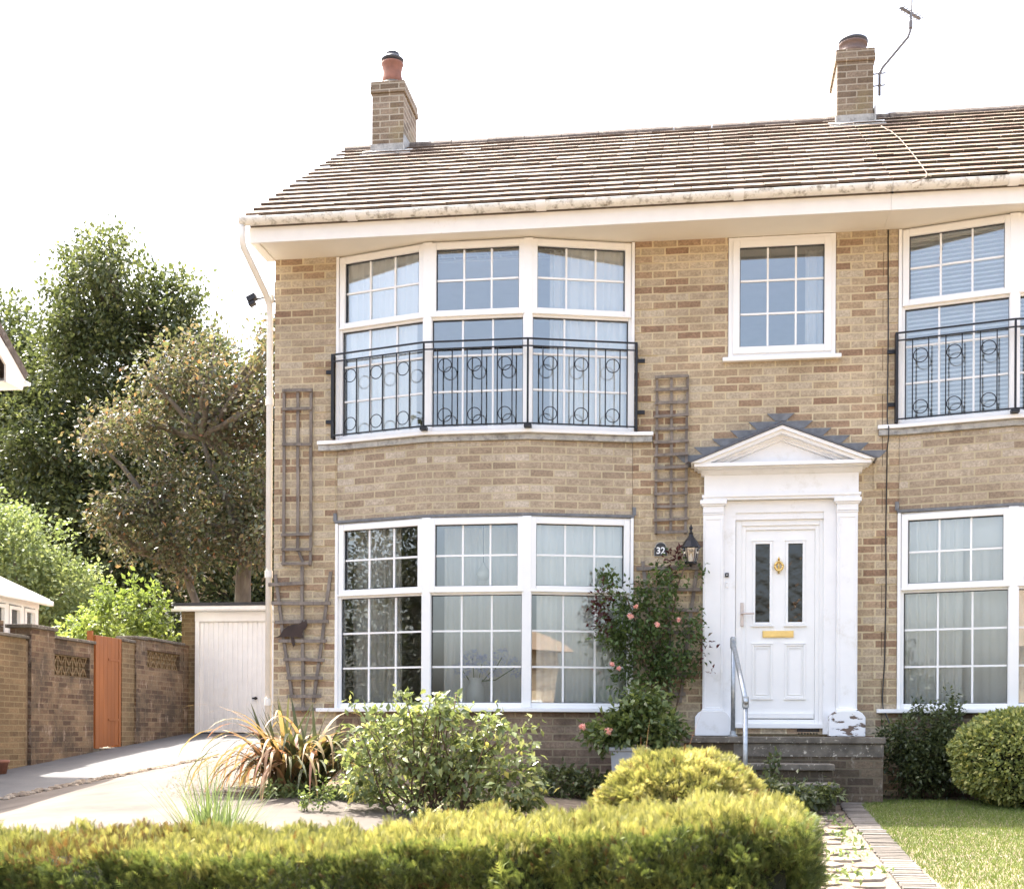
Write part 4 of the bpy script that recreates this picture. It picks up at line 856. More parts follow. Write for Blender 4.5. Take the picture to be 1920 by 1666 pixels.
pierced(3.94, 5.01, 1.362, 1.653, 5); pierced(6.99, 8.29, 1.622, 1.898, 6); ow.build('pierced_blocks', 'brick_plain', GW)
bs = MB(); 
for k in range(2): bs.box(-9.45+.01*k, -9.12, 2.95, 3.32, 1.9+.078*k, 1.972+.078*k)
bs.box(-9.42, -9.14, 2.97, 3.3, 1.0, 1.9); tag(bs.build('brick_pier', 'brick_fence', bevel=.006), 'short brick pier rising behind the near end of the garden wall', 'pier')
# the orange gate, standing ajar in its gap
GT = thing('garden_gate', 'bright orange stained timber gate in the garden wall', 'gate')
gt = MB()
for k in range(6): gt.box(-8.78, -8.745, 5.20+.125*k, 5.20+.125*k+.122, .34+.01*k, 2.0)
gt.build('boards', 'orange', GT, bevel=.003)
g = MB(); g.box(-8.86, -8.74, 5.955, 6.03, .36, 2.0); g.box(-8.85, -8.76, 6.032, 6.075, .36, 1.99); g.box(-8.86, -8.782, 5.145, 5.197, .36, 2.06); g.build('gate_post', 'orange', GT)
MB().box(-8.95, -8.76, 5.142, 6.078, -.2, .345).build('threshold', 'slab', GT)
for z in (.75, 1.65): MB().box(-8.744, -8.736, 5.60, 5.95, z, z+.035).build('hinge', 'orange', GT)

# ================================================================== CONSERVATORY AND HOUSES AROUND
CO = thing('conservatory', 'white conservatory with a hipped pale roof behind the garden wall', 'conservatory')
CX, YA, YB = -9.62, 3.4, 5.15
MB().box(CX-2.6, CX, YA, YB, .1, 1.42).build('base_wall', 'pvc', CO)
fr = MB(); ys = [YA+.02+.42*k for k in range(5)]
for y in ys[:-1]: fr.box(CX-.08, CX, y, y+.07, 1.42, 2.40)
fr.box(CX-.085, CX+.002, YB-.09, YB, 1.42, 2.40); fr.box(CX-2.6, CX-2.5, YB-.09, YB, 1.42, 2.40)
fr.box(CX-.09, CX+.012, YA, YB+.002, 2.38, 2.47); fr.box(CX-.09, CX+.01, YA, YB+.004, 1.40, 1.46); fr.box(CX-2.6, CX-.091, YB-.09, YB, 2.38, 2.46); fr.build('frame', 'pvc', CO)
for y in ys[:-1]: MB(Matrix.Translation((CX+.012, y+.07, 0)) @ Matrix.Rotation(R_(90), 4, 'Z')).frame(.005, .335, 1.47, 2.36, .05, -.004, .05).build('sash', 'pvc', CO, bevel=.004)
gp = MB(); gp.box(CX-.045, CX-.04, YA+.05, YB-.1, 1.46, 2.38); gp.build('pane', 'glass', CO)
rf = MB(); rf.add([(CX+.10, YA, 2.50), (CX+.10, YB+.14, 2.50), (CX-2.7, YB+.14, 2.50), (CX-2.7, YA, 2.50), (CX-1.25, YA, 3.22), (CX-1.25, YB-.75, 3.22)], [(0, 1, 5, 4), (1, 2, 5), (2, 3, 4, 5), (0, 3, 2, 1), (3, 0, 4)]); rf.build('roof', 'fascia', CO)
rb = MB()
for k in range(4): y = YA+.1+.42*k; rb.tube([(CX+.09, y, 2.52), (CX-1.22, min(y, YB-.76), 3.225)], .016, 6)
rb.tube([(CX+.10, YB+.14, 2.51), (CX-1.25, YB-.75, 3.23)], .026, 6); rb.tube([(CX-1.25, YA, 3.23), (CX-1.25, YB-.75, 3.23)], .03, 6); rb.build('roof_bars', 'pvc', CO)
MB().box(CX+.06, CX+.14, YA, YB+.20, 2.44, 2.51).build('gutter', 'pvc', CO, bevel=.012)
# left neighbour: only the corner of its eaves reaches into the picture, its body casts the shade on the drive
LN = thing('neighbouring_house', 'white eaves corner of the house beyond the left edge', 'house')
mb = MB(); mb.box(-16, -9.35, -2.2, 3.3, -1.2, 5.38); mb.prism([(-2.2, 5.38), (3.3, 5.38), (.55, 7.2)], -16, -9.352, 'x'); mb.build('wall', 'brick', LN)
rr = MB(); rr.prism([(-2.75, 5.46), (.55, 7.62), (3.85, 5.46), (3.78, 5.36), (.55, 7.46), (-2.68, 5.36)], -16.1, -9.08, 'x'); rr.build('roof', 'ridge', LN)
ff = MB(); ff.prism([(3.3, 5.20), (3.72, 5.20), (3.80, 5.38), (3.3, 5.70)], -9.12, -9.09, 'x'); ff.prism([(.55, 7.20), (.55, 7.44), (3.3, 5.66), (3.3, 5.42)], -9.119, -9.091, 'x'); ff.prism([(.549, 7.20), (.549, 7.44), (-2.6, 5.40), (-2.6, 5.18)], -9.119, -9.091, 'x'); ff.box(-16, -9.12, 3.74, 3.76, 5.22, 5.38); ff.box(-16, -9.122, 3.3, 3.739, 5.21, 5.222); ff.build('bargeboard', 'fascia', LN)
MB().prism([(3.83+.06*math.cos(a), 5.34+.06*math.sin(a)) for a in [math.pi*i/8+math.pi for i in range(9)]], -16, -9.06, 'x').build('gutter', 'gplast', LN)
w2 = MB(); w2.box(-13, -11.5, 3.29, 3.34, 1.5, 2.6); w2.build('window', 'pvc', LN)
# house far behind the trees
FH = thing('distant_house', 'red tiled house glimpsed through the trees behind the garage', 'house')
MB().box(-24.5, -15.5, 34, 40, 0, 7.0).build('wall', 'brick', FH)
dh = MB()
for k in range(16):
    a = k/16; b = a+1/16+.01; dh.prism([(33.6+3.4*a, 6.9+3*a+.06), (33.6+3.4*b, 6.9+3*b), (33.6+3.4*b, 6.8+3*b), (33.6+3.4*a, 6.8+3*a)], -25, -15, 'x', random.random())
dh.build('roof', 'tile', FH)
w2 = MB(); [w2.box(x, x+1.2, 33.95, 34.0, z, z+1.2) for x in (-23, -20.5, -18) for z in (1.2, 4.2)]; w2.build('window', 'pvc', FH)

# ================================================================== VEGETATION
def limb(mb, a, b, r0, r1, n=5, wob=.08):
    a, b = Vector(a), Vector(b); pts = []
    for i in range(n+1):
        t = i/n; pts.append(a.lerp(b, t)+Vector((random.uniform(-wob, wob), random.uniform(-wob, wob), 0))*(b-a).length*.3*(0 < i < n))
    mb.tube(pts, [r0+(r1-r0)*i/n for i in range(n+1)], 8)
def scatter(blobs, k, r0, r1, out=1.0):
    res = list(blobs)
    for _ in range(k):
        c, r = random.choice(blobs); d = Vector((random.gauss(0, 1), random.gauss(0, 1), random.gauss(.2, 1))).normalized(); q = random.uniform(r0, r1)
        res.append(((c[0]+d.x*r[0]*out, c[1]+d.y*r[1]*out, c[2]+d.z*r[2]*out), (q, q, q*.7)))
    return res
def tree(name, label, blobs, ntw, per, ls, sig, mat, trunks, cat='tree', fill=.35, group=None, droop=.2, tmpl=T_SIMPLE):
    T = thing(name, label, cat, group=group)
    p, a, n, s, r = crown(blobs, ntw, per, ls, sig, fill, droop); leaves('crown', p, a, n, s, tmpl, mat, r, T)
    mb = MB()
    for t in trunks: limb(mb, *t)
    tr = mb.build('trunk', 'bark', T, smooth=True)
    # boughs from the trunk tops into the crown
    mb = MB()
    for c, r in blobs:
        src = min(trunks, key=lambda t: (Vector(t[1])-Vector(c)).length)[1]; limb(mb, src, (c[0], c[1], c[2]+r[2]*.3), .10, .02, 5, .12)
    mb.build('branches', 'bark', T, smooth=True); return T
tree('tall_tree', 'tallest dark green tree behind the copper-leaved tree', scatter([((-16.9, 23.5, 11.6), (2.4, 2.2, 2.9)), ((-14.9, 23.6, 9.9), (2.0, 2, 3.0)), ((-18.3, 23.3, 9.3), (2.3, 2.2, 3.4)), ((-16.2, 23.2, 7.3), (3.0, 2.4, 3.2)), ((-13.6, 23.8, 7.6), (1.6, 1.8, 2.8)), ((-12.6, 24.2, 6.8), (1.6, 1.6, 2.6)), ((-12.4, 24.4, 3.6), (2.2, 1.6, 2.4)), ((-18.9, 23.2, 5.6), (2.6, 2.2, 3.0)), ((-15.5, 23.2, 4.2), (3.6, 2.3, 2.8)), ((-17.9, 23.4, 13.2), (.9, .9, 1.3)), ((-15.8, 23.4, 12.9), (1.0, 1, 1.4)), ((-13.9, 23.5, 10.6), (1.0, 1, 1.0))], 52, .5, .9, 1.12),
     10800, 11, .15, .20, 'lf_dark', [((-16.8, 23.4, .3), (-16.6, 23.5, 7), .35, .2), ((-16.6, 23.5, 7), (-16.9, 23.5, 12.5), .2, .05)], fill=.3)
tree('broad_tree', 'paler green tree cut by the left edge of the photo', [((-22.3, 26, 11.2), (2.2, 2, 3.2)), ((-20.9, 25.6, 9.4), (1.8, 2, 3.4)), ((-20.0, 24.9, 10.4), (1.6, 1.6, 2.5)), ((-21.6, 25.2, 12.2), (1.5, 1.5, 1.9)), ((-19.7, 24.8, 7.2), (1.7, 1.6, 3.0)), ((-21.8, 25.6, 6.5), (2.6, 2, 3.2)), ((-24, 26, 8.5), (2.4, 2, 4.0)), ((-20.9, 25.6, 4.0), (2.2, 2, 2.4))],
     5600, 12, .16, .18, 'lf_dark', [((-22, 25.9, .3), (-22, 25.9, 8), .3, .1)], fill=.3)
CB = [((-12.3, 16.9, 8.2), (.8, 1, .8)), ((-13.3, 16.8, 6.9), (.9, 1, .7)), ((-11.3, 16.9, 7.0), (.9, 1.1, .9)), ((-10.2, 17.0, 7.8), (.7, 1, 1.0)), ((-9.7, 17, 6.4), (.7, 1.1, 1.1)), ((-12.4, 16.7, 5.7), (1.1, 1.1, .6)), ((-10.8, 16.8, 5.6), (1.0, 1.1, .6)), ((-13.0, 16.6, 4.8), (.8, 1, .4)), ((-11.8, 16.4, 4.3), (1.0, .8, .45)), ((-10.2, 16.3, 4.4), (.9, .8, .5)), ((-9.6, 17, 8.6), (.4, .6, .6))]
tree('copper_tree', 'copper and bronze leaved tree standing behind the garage', [((c[0], c[1], .6+(c[2]-.6)*1.15), (r[0]*1.12, r[1], r[2]*1.15)) for c, r in scatter(CB, 40, .25, .6, 1.2)],
     3300, 7, .125, .19, 'lf_copper', [((-10.75, 17.0, .5), (-10.75, 17.1, 5.2), .27, .17), ((-10.2, 17.2, .5), (-9.9, 17.1, 5.2), .16, .10), ((-11.4, 16.9, 2.6), (-12.9, 16.8, 5.9), .12, .06), ((-10.8, 17, 2.0), (-11.5, 16.9, 2.8), .13, .12), ((-10.8, 17.05, 5), (-11.8, 16.9, 7.6), .13, .05), ((-12.0, 16.9, 4.2), (-13.3, 16.8, 4.9), .06, .03)], fill=.1)
tree('feathery_tree', 'pale feathery tree above the conservatory roof', [((-14.2, 12.6, 4.0), (1.3, 1.1, 1.2)), ((-13.0, 12.6, 3.2), (.9, .9, 1.1)), ((-15.2, 12.8, 4.4), (1.2, 1, 1.3)), ((-12.7, 12.6, 2.3), (.7, .8, .9))],
     1900, 11, .10, .12, 'lf_pale', [((-14, 12.7, .3), (-14, 12.7, 3), .1, .05)])
def shrubby(name, label, blobs, ntw, per, ls, sig, mat, stems, cat='shrub', fill=.3, tmpl=T_LEAF, droop=.15, leafname='foliage', group=None):
    T = thing(name, label, cat, group=group); p, a, n, s, r = crown(blobs, ntw, per, ls, sig, fill, droop); leaves(leafname, p, a, n, s, tmpl, mat, r, T)
    mb = MB(); [limb(mb, *t) for t in stems]
    if stems: mb.build('stems', 'stem', T, smooth=True)
    return T
shrubby('leafy_bush', 'bright lime green bush over the garden wall beside the garage', [((-10.0, 8.3, 2.35), (.8, .5, .55)), ((-9.4, 8.4, 2.6), (.45, .4, .5)), ((-9.2, 8.3, 2.1), (.35, .4, .4)), ((-10.6, 8.3, 2.2), (.5, .4, .4)), ((-9.15, 8.4, 2.95), (.10, .1, .35)), ((-10.15, 8.4, 2.85), (.15, .15, .3)), ((-9.6, 8.4, 2.95), (.08, .1, .3))], 420, 9, .10, .06, 'lf_bright', [((-9.8, 8.4, .5), (-9.9, 8.3, 2.3), .03, .02)], 'bush')
shrubby('low_bush', 'small yellow green bush over the wall near the conservatory', [((-10.9, 6.9, 1.85), (.7, .4, .25)), ((-10.2, 6.9, 1.75), (.5, .3, .2))], 200, 8, .07, .05, 'lf_bright', [], 'bush')
# woodland mass far behind
bl = [((-40+3.2*k+random.uniform(-1, 1), 44+random.uniform(-2, 2), 2.5+random.uniform(0, 1.5)), (3, 2, 4.5)) for k in range(13)]
p, a, n, s, r = crown(bl, 4200, 10, .32, .3, .6); o = leaves('woodland', p, a, n, s, T_SIMPLE, 'lf_dark', r); tag(o, 'dark wooded background low behind the gardens', 'woodland', kind='stuff')
bl = [((-19+1.6*k, 27.5+random.uniform(-1, 1), 1.6+random.uniform(0, .8)), (1.6, 1, 2.3)) for k in range(9)]
p, a, n, s, r = crown(bl, 3000, 10, .16, .2, .5); o = leaves('undergrowth', p, a, n, s, T_SIMPLE, 'lf_dark', r); tag(o, 'dark undergrowth at the foot of the trees behind the garage', 'undergrowth', kind='stuff')

# ---- golden conifer hedge in the foreground
def hz(x): # height of the hedge top along x
    t = (x+5)/5.6; return .0+.04*t+.19*ss(.42, 1, t)+.015*math.sin(x*4.1)+.012*math.sin(x*9+1)
HX0, HX1, HY0, HY1 = -5.2, .49, -6.75, -5.45
core = MB(); nseg = 30; ring = []
for i in range(nseg+1):
    x = HX0+(HX1-.10-HX0)*i/nseg; h = hz(x)-.07; k = 1 if i < nseg else .8
    pr = [(HY0+.10, -1.2), (HY0+.07, h-.25), (HY0+.16, h-.02), (HY0+.4, h), (HY1-.3, h), (HY1-.12, h-.05), (HY1-.07, h-.25), (HY1-.10, -1.2)]
    ring.append([(x, a, b) for a, b in pr])
core.add([v for r in ring for v in r], [(i*8+j, i*8+j+1, (i+1)*8+j+1, (i+1)*8+j) for i in range(nseg) for j in range(7)]+[list(range(8)), [nseg*8+j for j in range(7, -1, -1)]])
HG = thing('golden_hedge', 'clipped golden conifer hedge across the foreground', 'hedge')
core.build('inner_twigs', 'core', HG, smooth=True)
def bumpn(x, y, z): return .6*(.035*np.sin(x*17+2*np.sin(y*13))*np.sin(z*19+y*15+x*3)+.03*np.sin(x*9+y*11)*np.sin(z*8-x*4))+1.25*( -.05*(np.sin(x*7.7+1.1*np.sin(z*9))*np.sin(z*13+x*3+y*4) > .72)+ .035*np.sin(x*5.3+np.sin(z*4)*1.5)*np.sin(z*6.1+1+x)+.03*np.sin(x*11.7+y*8)*np.sin(z*12+y*9)+.02*np.sin(x*23+3*z))
hzv = np.vectorize(hz)
def hedge_layer(nm, n, which, mat, size, seed, depth):
    g = np.random.default_rng(seed)
    x = HX0+(HX1-HX0)*g.random(n); u = g.random(n)
    if which == 'top':
        y = HY0+.02+(HY1-HY0-.04)*u; e = np.minimum(y-HY0, HY1-y); z = hzv(x)-.10*np.exp(-e/.07)+bumpn(x, y, y*1.0)*.8; nrm = np.stack([0*x, -.7*np.exp(-(y-HY0)/.1)+.5*np.exp(-(HY1-y)/.1), 1+0*x], 1)
    elif which == 'front':
        z = hzv(x)-.03-.85*u**1.1; y = HY0+bumpn(x, 0*x, z)*1.2+.05*np.exp(-(hzv(x)-z)/.08); nrm = np.stack([0*x, -1+0*x, .45+.5*np.exp(-(hzv(x)-z)/.1)], 1)
    elif which == 'back':
        z = hzv(x)-.03-.5*u; y = HY1+bumpn(x, 0*x, z)*.6; nrm = np.stack([0*x, 1+0*x, .5+0*x], 1)
    else:
        y = HY0+.05+(HY1-HY0-.1)*g.random(n); z = hz(HX1)-.03-.8*u; x = HX1+bumpn(y*1.3, 0*y, z)*.8; nrm = np.stack([1+0*x, 0*x, .5+0*x], 1)
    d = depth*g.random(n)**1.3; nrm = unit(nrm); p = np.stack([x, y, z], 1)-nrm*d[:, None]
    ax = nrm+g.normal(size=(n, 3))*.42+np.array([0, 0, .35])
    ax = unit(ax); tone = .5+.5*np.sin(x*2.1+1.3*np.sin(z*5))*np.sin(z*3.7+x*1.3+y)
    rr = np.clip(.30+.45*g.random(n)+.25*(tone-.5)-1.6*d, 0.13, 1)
    dead = (np.sin(x*1.9+4.2)*np.sin(z*4.5-x*.7+2) > .68)&(g.random(n) < .5); rr = np.where(dead, .02+.06*g.random(n), rr)
    rr = np.where(g.random(n) < .03, .03, rr)
    return leaves(nm, p, ax, g.normal(size=(n, 3)), size*(.6+.8*g.random(n)+.5*(g.random(n) > .97)), T_SPRAY, mat, rr, HG)
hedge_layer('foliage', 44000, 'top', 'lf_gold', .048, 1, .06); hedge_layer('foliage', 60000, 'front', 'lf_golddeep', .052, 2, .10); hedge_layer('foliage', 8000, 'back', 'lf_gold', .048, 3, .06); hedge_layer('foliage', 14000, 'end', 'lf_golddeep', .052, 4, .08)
# ---- golden dome conifer
DC = (-.12, -4.05, -.16); DR = (.60, .60, .66)
core = MB(); core.lathe([(.45, 0), (.48, .25), (.44, .40), (.34, .52), (.20, .58), (.0, .61)], (DC[0], DC[1], DC[2]-.02), 20)
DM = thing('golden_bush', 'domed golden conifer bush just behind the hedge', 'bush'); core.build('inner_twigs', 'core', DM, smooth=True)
n = 36000; d = rdir(n); d[:, 2] = np.abs(d[:, 2])*1.0-.15*rng.random(n); d = unit(d); d = d[d[:, 1] < .5]; n = len(d)
lump = 1+.035*np.sin(d[:, 0]*9+d[:, 2]*5)*np.sin(d[:, 2]*8+d[:, 1]*7)+.035*np.sin(d[:, 0]*15+4)*np.sin(d[:, 1]*13+d[:, 2]*17)+.03*np.sin(d[:, 0]*21)*np.sin(d[:, 2]*19)
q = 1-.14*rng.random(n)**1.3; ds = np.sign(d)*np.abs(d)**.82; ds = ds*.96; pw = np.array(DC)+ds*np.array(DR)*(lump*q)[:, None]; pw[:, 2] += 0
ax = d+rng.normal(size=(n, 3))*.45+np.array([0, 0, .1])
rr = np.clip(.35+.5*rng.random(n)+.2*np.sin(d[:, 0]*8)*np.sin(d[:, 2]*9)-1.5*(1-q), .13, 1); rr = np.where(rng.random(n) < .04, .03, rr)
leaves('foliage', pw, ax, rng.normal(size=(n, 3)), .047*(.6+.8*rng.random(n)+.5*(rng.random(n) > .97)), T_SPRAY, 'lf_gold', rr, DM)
# ---- clipped box ball and dark shrub at the neighbour's bay
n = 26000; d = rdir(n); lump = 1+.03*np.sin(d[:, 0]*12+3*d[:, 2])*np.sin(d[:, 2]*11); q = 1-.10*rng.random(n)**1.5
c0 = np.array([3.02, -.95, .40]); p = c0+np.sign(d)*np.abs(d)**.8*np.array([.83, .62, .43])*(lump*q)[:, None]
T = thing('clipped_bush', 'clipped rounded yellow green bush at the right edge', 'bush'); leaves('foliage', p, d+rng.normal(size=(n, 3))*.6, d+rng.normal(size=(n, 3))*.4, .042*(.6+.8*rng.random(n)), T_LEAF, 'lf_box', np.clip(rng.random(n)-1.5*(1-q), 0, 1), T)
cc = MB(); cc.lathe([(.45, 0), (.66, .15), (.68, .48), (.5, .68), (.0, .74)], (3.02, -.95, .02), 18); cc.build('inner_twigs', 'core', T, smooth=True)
shrubby('dark_shrub', 'dark evergreen shrub between the porch steps and the clipped bush', [((2.0, -.38, .30), (.34, .28, .32)), ((1.85, -.38, .55), (.25, .2, .22)), ((2.2, -.4, .6), (.2, .2, .28)), ((2.3, -.45, .35), (.25, .25, .3)), ((2.28, -.35, .88), (.05, .05, .14)), ((1.98, -.3, .82), (.07, .05, .14))], 900, 9, .042, .03, 'lf_dark', [((2.05, -.35, -.05), (2.0, -.38, .5), .015, .01)], fill=.1)
# ---- big loose shrub before the bay
SB = [((-2.35, -2.6, .48), (.42, .36, .40)), ((-1.95, -2.6, .46), (.44, .38, .40)), ((-1.55, -2.6, .25), (.34, .34, .38)), ((-2.62, -2.6, .30), (.26, .28, .30)), ((-2.25, -2.55, .72), (.26, .22, .16)), ((-2.1, -2.6, .05), (.48, .34, .3)), ((-1.72, -2.55, .52), (.18, .16, .14)), ((-1.35, -2.5, .10), (.20, .2, .26)), ((-2.55, -2.6, .76), (.09, .09, .06)), ((-2.08, -2.6, .90), (.05, .05, .10))]
SB2 = [(b[0], (b[1][0]*.86, b[1][1]*.9, b[1][2]*.86)) for b in SB]
for _ in range(26):
    b = random.choice(SB[:8]); a_ = random.uniform(.1, 3.04); SB2.append(((b[0][0]+b[1][0]*1.05*math.cos(a_), b[0][1]+random.uniform(-.3, .2), b[0][2]+b[1][2]*1.12*math.sin(a_)), (.07, .07, .07)))
T = shrubby('leafy_shrub', 'large loose shrub with pale green leaves in front of the ground floor bow window', SB2, 640, 7, .066, .045, 'lf_shrub', [((-2.1+.1*random.uniform(-3, 3), -2.6, -.2), (b[0][0], b[0][1], b[0][2]), .010, .004) for b in SB2], fill=.15, droop=.3)
# ---- phormium
PH = thing('strappy_plant', 'arching bronze and green strap-leaved plant at the house corner', 'plant')
V = []; F = []; Rn = []; o = 0
for k in range(240):
    a = random.uniform(0, 2*math.pi); up = k > 214
    L = random.uniform(.75, .95) if up else random.uniform(.85, 1.40); el = random.uniform(70, 86) if up else random.uniform(52, 86); dirx, diry = math.cos(a), math.sin(a)*.75
    bx, by = -3.48+random.uniform(-.20, .20), -1.75+random.uniform(-.12, .12); x, y, z = bx, by, zg(bx, by)-.02
    e = R_(el); drop = .02 if up else random.uniform(.09, .17); nseg = 12; wd = random.uniform(.018, .034); tx, ty = -diry, dirx; rv = random.uniform(0, .25) if up else (random.random()**.7 if dirx < .2 else random.random()*.6)
    for i in range(nseg+1):
        t = i/nseg; wv = wd*(1-t**3)*(.6+.8*t if t < .5 else 1)+.001
        V += [(x-tx*wv, y-ty*wv, z), (x+tx*wv, y+ty*wv, z), ]
        if i < nseg: F.append((o, o+1, o+3, o+2)); Rn.append(min(1, max(0, rv+random.uniform(-.05, .05)))); o += 2
        else: o += 2
        st_ = L/nseg; x += dirx*math.cos(e)*st_; y += diry*math.cos(e)*st_; z += math.sin(e)*st_; e -= drop*(1+t*1.6); e = max(e, R_(-80)); z = max(z, zg(x, y)+.01)
bulk('leaves', np.array(V), np.array(F), np.array(Rn), 'lf_phorm', PH)
shrubby('ground_weeds', 'pale green weeds at the edge of the bed below the strappy plant', [((-3.6+.22*k, -2.05+.1*math.sin(k), zg(-3.6+.22*k, -2.05)+.05), (.14, .1, .07)) for k in range(9)], 260, 6, .05, .03, 'lf_pale', [])
tag(bpy.data.objects['ground_weeds'], None)
# ---- spiky grass tuft behind the hedge
def tuft(name, label, c, n, L, mat, spread=.5, w=.006, rb=.06):
    V = []; F = []; Rn = []; o = 0
    for k in range(n):
        a = random.uniform(0, 6.283); x, y = c[0]+random.uniform(-rb, rb), c[1]+random.uniform(-rb, rb); z = c[2]; l = L*random.uniform(.6, 1.1); e = R_(90-random.uniform(0, 60)*spread); rv = random.random()
        for i in range(7):
            t = i/6; wv = w*(1-t*.93); V += [(x-math.sin(a)*wv, y+math.cos(a)*wv*.5-wv*.3, z), (x+math.sin(a)*wv, y-math.cos(a)*wv*.5+wv*.3, z)]
            if i < 6: F.append((o, o+1, o+3, o+2)); Rn.append(rv)
            o += 2; x += math.cos(a)*math.cos(e)*l/6; y += math.sin(a)*math.cos(e)*l/6; z += math.sin(e)*l/6; e -= .06
    ob = bulk(name, np.array(V), np.array(F), np.array(Rn), mat); return tag(ob, label, 'plant')
tuft('grass_tuft', 'spiky pale green grass tuft on the concrete behind the hedge', (-3.02, -4.9, zg(-3.02, -4.9)), 210, .64, 'lf_tuft', .72, .0085, .11)
tuft('straw_grass', 'dry straw coloured stems beside the planter', (-.35, -2.6, zg(-.35, -2.6)), 16, .95, 'lf_phorm', 1.1, .003, .15)
tuft('grass_stalk', 'single yellow stalk leaning over the lawn edge', (1.47, -2.7, zg(1.5, -2.7)), 1, .34, 'lf_tuft', .5, .005, .01)
# ---- climbing rose by the porch
RB = [((-.40, -.26, 1.95), (.24, .16, .22)), ((-.62, -.26, 1.72), (.30, .18, .26)), ((-.30, -.24, 1.62), (.30, .17, .26)), ((-.55, -.26, 1.42), (.28, .17, .22)), ((-.28, -.24, 1.28), (.24, .15, .2)), ((-.72, -.25, 1.55), (.2, .15, .3)), ((-.42, -.22, 1.05), (.2, .13, .25)), ((-.16, -.18, 2.15), (.10, .08, .12)), ((-.72, -.2, 1.15), (.12, .1, .2)), ((-.02, -.18, 1.35), (.08, .06, .2)), ((-.85, -.22, 2.05), (.07, .06, .12))]
T = shrubby('climbing_rose', 'climbing rose with pink blooms on the trellis left of the porch', RB+[((random.uniform(-.9, .0), -.2, random.uniform(1.1, 2.2)), (.05, .05, .06)) for _ in range(22)]+[((-.55-.085*k, -.34, 2.0-.03*k+.05*math.sin(k*2)), (.05, .04, .06)) for k in range(6)]+[((-.62-.07*k, -.36, 1.5+.05*math.sin(k*3)), (.05, .04, .07)) for k in range(6)], 560, 7, .050, .042, 'lf_rose', [((-.35, -.15, .1), (-.45, -.2, 1.2), .018, .014), ((-.45, -.2, 1.2), (-.15, -.2, 2.2), .014, .006), ((-.4, -.2, .9), (-.7, -.22, 1.9), .012, .006), ((-.35, -.15, .2), (-.1, -.15, 1.4), .012, .006), ((-.45, -.2, 1.3), (-.5, -.24, 1.9), .01, .005)], fill=.15)
p, a, n, s, r = crown([((-.24, -.1, 2.28), (.07, .04, .15)), ((-.92, -.3, 1.78), (.10, .05, .25)), ((.08, -.2, 1.3), (.05, .04, .18))], 46, 6, .05, .03, .1); leaves('red_leaves', p, a, n, s, T_LEAF, 'lf_redleaf', r, T)
def bloom(c, R, par):
    p = []; n = 46; th = rng.random(n)*6.283; ph = rng.random(n)*1.5; rr_ = R*(.25+.75*rng.random(n)); cc = np.array(c)
    d = np.stack([np.cos(th)*np.sin(ph), -np.cos(ph), np.sin(th)*np.sin(ph)], 1)
    leaves('rose_bloom', cc+d*rr_[:, None]*.6, np.cross(d, rdir(n))+d*.5, d, np.full(n, R*.95), T_LEAF, 'petal', rng.random(n), par)
for x, z, q in ((-.655, 1.70, .031), (-.60, 1.79, .022), (-.40, 1.62, .027), (-.20, 1.66, .022), (-.82, 1.25, .026), (-.76, 1.21, .024)): bloom((x, -.47, z), q, T)
T = shrubby('rose_bush', 'low bushy rose with fresh green leaves above the grey planter', [((-.55, -1.0, .72), (.30, .2, .2)), ((-.36, -1.0, .62), (.22, .2, .18)), ((-.75, -1.0, .60), (.2, .18, .18)), ((-.5, -1.02, .90), (.2, .15, .1)), ((-.95, -.95, .60), (.14, .08, .06))], 330, 8, .072, .04, 'lf_mid', [((-.6, -1, .47), (-.55, -1, .8), .01, .006), ((-.55, -1, .47), (-.4, -1, .7), .01, .006)], fill=.15)
for x, z in ((-1.03, .66), (-.80, .62)): bloom((x, -1.2, z), .034, T)
# low plants near the steps and weeds in the path
shrubby('fern_clump', 'low leafy clump growing over the bottom step', [((.72, -2.0, .10), (.28, .2, .12)), ((.98, -1.85, .10), (.18, .15, .1)), ((.45, -2.2, .12), (.25, .2, .16)), ((.62, -1.5, .28), (.05, .05, .18))], 330, 7, .055, .03, 'lf_dark', [((.7, -2, -.1), (.62, -1.5, .3), .006, .003)], 'plant', fill=.1)
shrubby('bed_shrub', 'low dark shrub in shade under the right end of the bow window', [((-1.25, -.75, .15), (.3, .2, .16)), ((-.95, -.8, .12), (.25, .2, .14))], 260, 7, .05, .03, 'lf_dark', [], fill=.1)
shrubby('small_seedling', 'pair of spindly weeds growing through the concrete edge', [((-2.95, -2.75, .12), (.08, .06, .16)), ((-3.1, -2.75, .08), (.07, .06, .10))], 40, 6, .04, .02, 'lf_mid', [((-2.95, -2.75, -.1), (-2.95, -2.75, .2), .004, .003), ((-3.1, -2.75, -.1), (-3.1, -2.75, .12), .004, .003)], 'plant', fill=.1)
n = 220; y = -7.5+5.6*rng.random(n); x = np.array([KX(v) for v in y])-.12-.8*rng.random(n); sel = np.sin(x*9)*np.sin(y*7+1) > -.1; x = x[sel]; y = y[sel]
wc = np.stack([x, y, [zg(a, b)+.03 for a, b in zip(x, y)]], 1); wc = np.repeat(wc, 5, 0)+rng.normal(size=(len(wc)*5, 3))*np.array([.03, .03, .012])
k = len(wc); o = leaves('weeds', wc, rdir(k)+np.array([0, 0, .7]), rdir(k)+np.array([0, 0, 1]), .03+.02*rng.random(k), T_LEAF, 'lf_tuft', rng.random(k)); tag(o, 'small weeds sprouting between the path flags', 'weeds', kind='stuff')
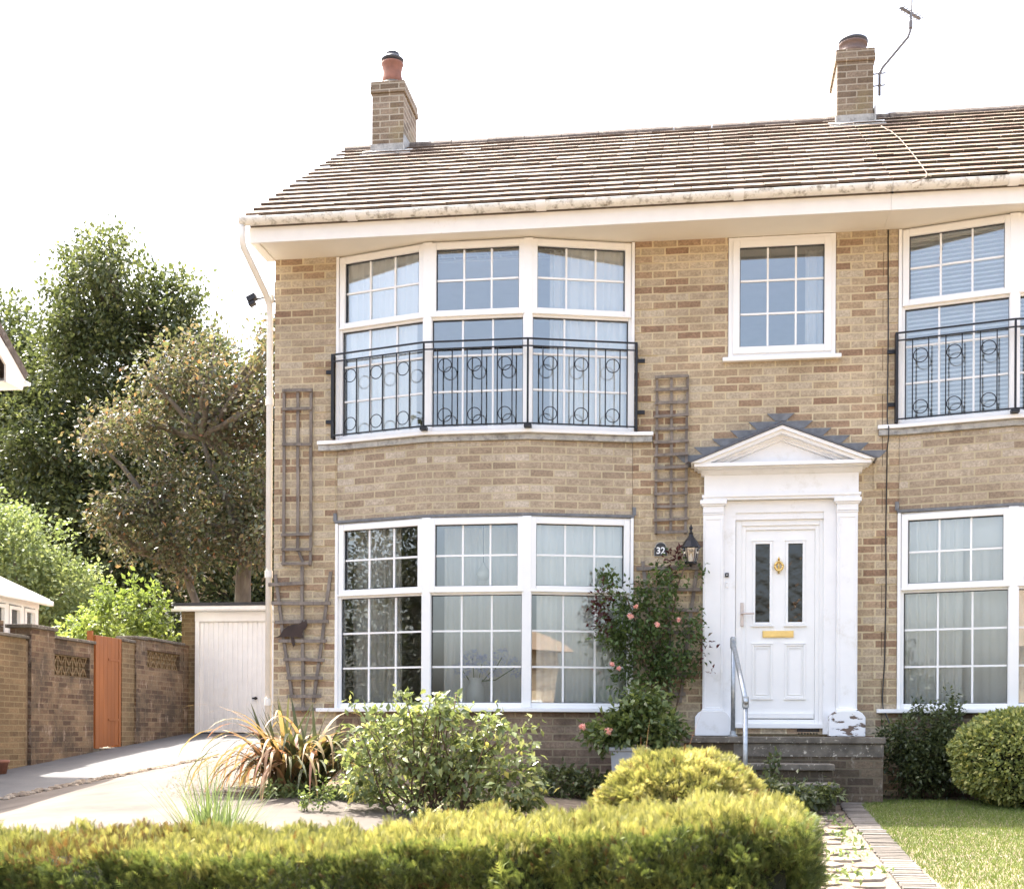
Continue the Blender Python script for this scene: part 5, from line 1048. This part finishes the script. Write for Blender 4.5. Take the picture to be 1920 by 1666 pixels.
# leaf litter on the bed beside the forecourt
n = 5200; x = -6.0+3.0*rng.random(n)**.7; y = -2.1+4.8*rng.random(n)**1.3*(x < -4.25)+1.3*rng.random(n)*(x >= -4.25); sel = (x > -4.7-.28*(y+2.1))&(np.sin(x*5+y*3)*np.sin(y*4) > -.75); x = x[sel]; y = y[sel]; n = len(x); z = np.array([zg(a, b) for a, b in zip(x, y)])+.012
o = leaves('leaf_litter', np.stack([x, y, z], 1), rdir(n)*np.array([1, 1, .2]), rdir(n)*.3+np.array([0, 0, 1]), .012+.022*rng.random(n), T_SIMPLE, 'lf_copper', rng.random(n)); tag(o, 'dry leaf litter at the corner of the house', 'leaf litter', kind='stuff')
# pot at the far left against the wall
tp = MB(); tp.lathe([(.07, 0), (.10, .16), (.115, .165), (.115, .20), (.09, .20)], (-8.58, 2.30, zg(-8.58, 2.30)-.03), 18); tag(tp.build('terracotta_pot', 'terra', smooth=True), 'small terracotta pot at the foot of the garden wall by the left edge', 'pot')

# ================================================================== ACROSS THE ROAD (seen in the window reflections)
OH = thing('opposite_house', 'pale bungalow with a tiled hipped roof across the road, behind the viewer', 'house')
MB().box(3.5, 13, -40, -31, -1.5, 3.6).build('wall', 'brick', OH)
rf = MB(); rf.add([(3, -30.5, 3.5), (13.5, -30.5, 3.5), (13.5, -40.5, 3.5), (3, -40.5, 3.5), (6.5, -35.5, 6.6), (10, -35.5, 6.6)], [(0, 1, 5, 4), (1, 2, 5), (2, 3, 4, 5), (3, 0, 4), (3, 2, 1, 0)]); rf.build('roof', 'tiled', OH)
w2 = MB(); [w2.box(x, x+1.6, -31, -30.95, .2, 1.8) for x in (4.5, 8, 10.8)]; w2.build('window', 'pvc', OH)
for i, (c, r) in enumerate((((-20, -30, 4), (4.5, 3, 6.5)), ((-29, -27, 4.5), (5, 3, 7.5)), ((-36, -20, 4.5), (5, 4, 7)), ((-12.5, -31, 0), (2.6, 2, 3.2)))):
    tree('street_tree', ('dark tree', 'taller dark tree', 'broad dark tree', 'small round tree')[i]+' across the road behind the viewer, seen only in reflections', [((c[0], c[1], c[2]), r), ((c[0]+1.5, c[1], c[2]-1.5), (r[0]*.8, r[1], r[2]*.7))], 2600, 10, .24, .30, 'lf_deep', [((c[0], c[1], -1.5), (c[0], c[1], c[2]), .3, .15)], fill=.4)
p, a, n, s, r = crown([((-8+2.0*k, -24, -.3), (1.3, .6, 1.1)) for k in range(10)], 1400, 8, .14, .15, .5); T = leaves('roadside_hedge', p, a, n, s, T_SIMPLE, 'lf_mid', r); tag(T, 'green hedge along the far side of the road behind the viewer', 'hedge')
rd = MB(); rd.box(-60, 60, -22, -15.5, -1.62, -1.47); tag(rd.build('road', 'asphalt'), 'asphalt road behind the viewer', kind='structure')
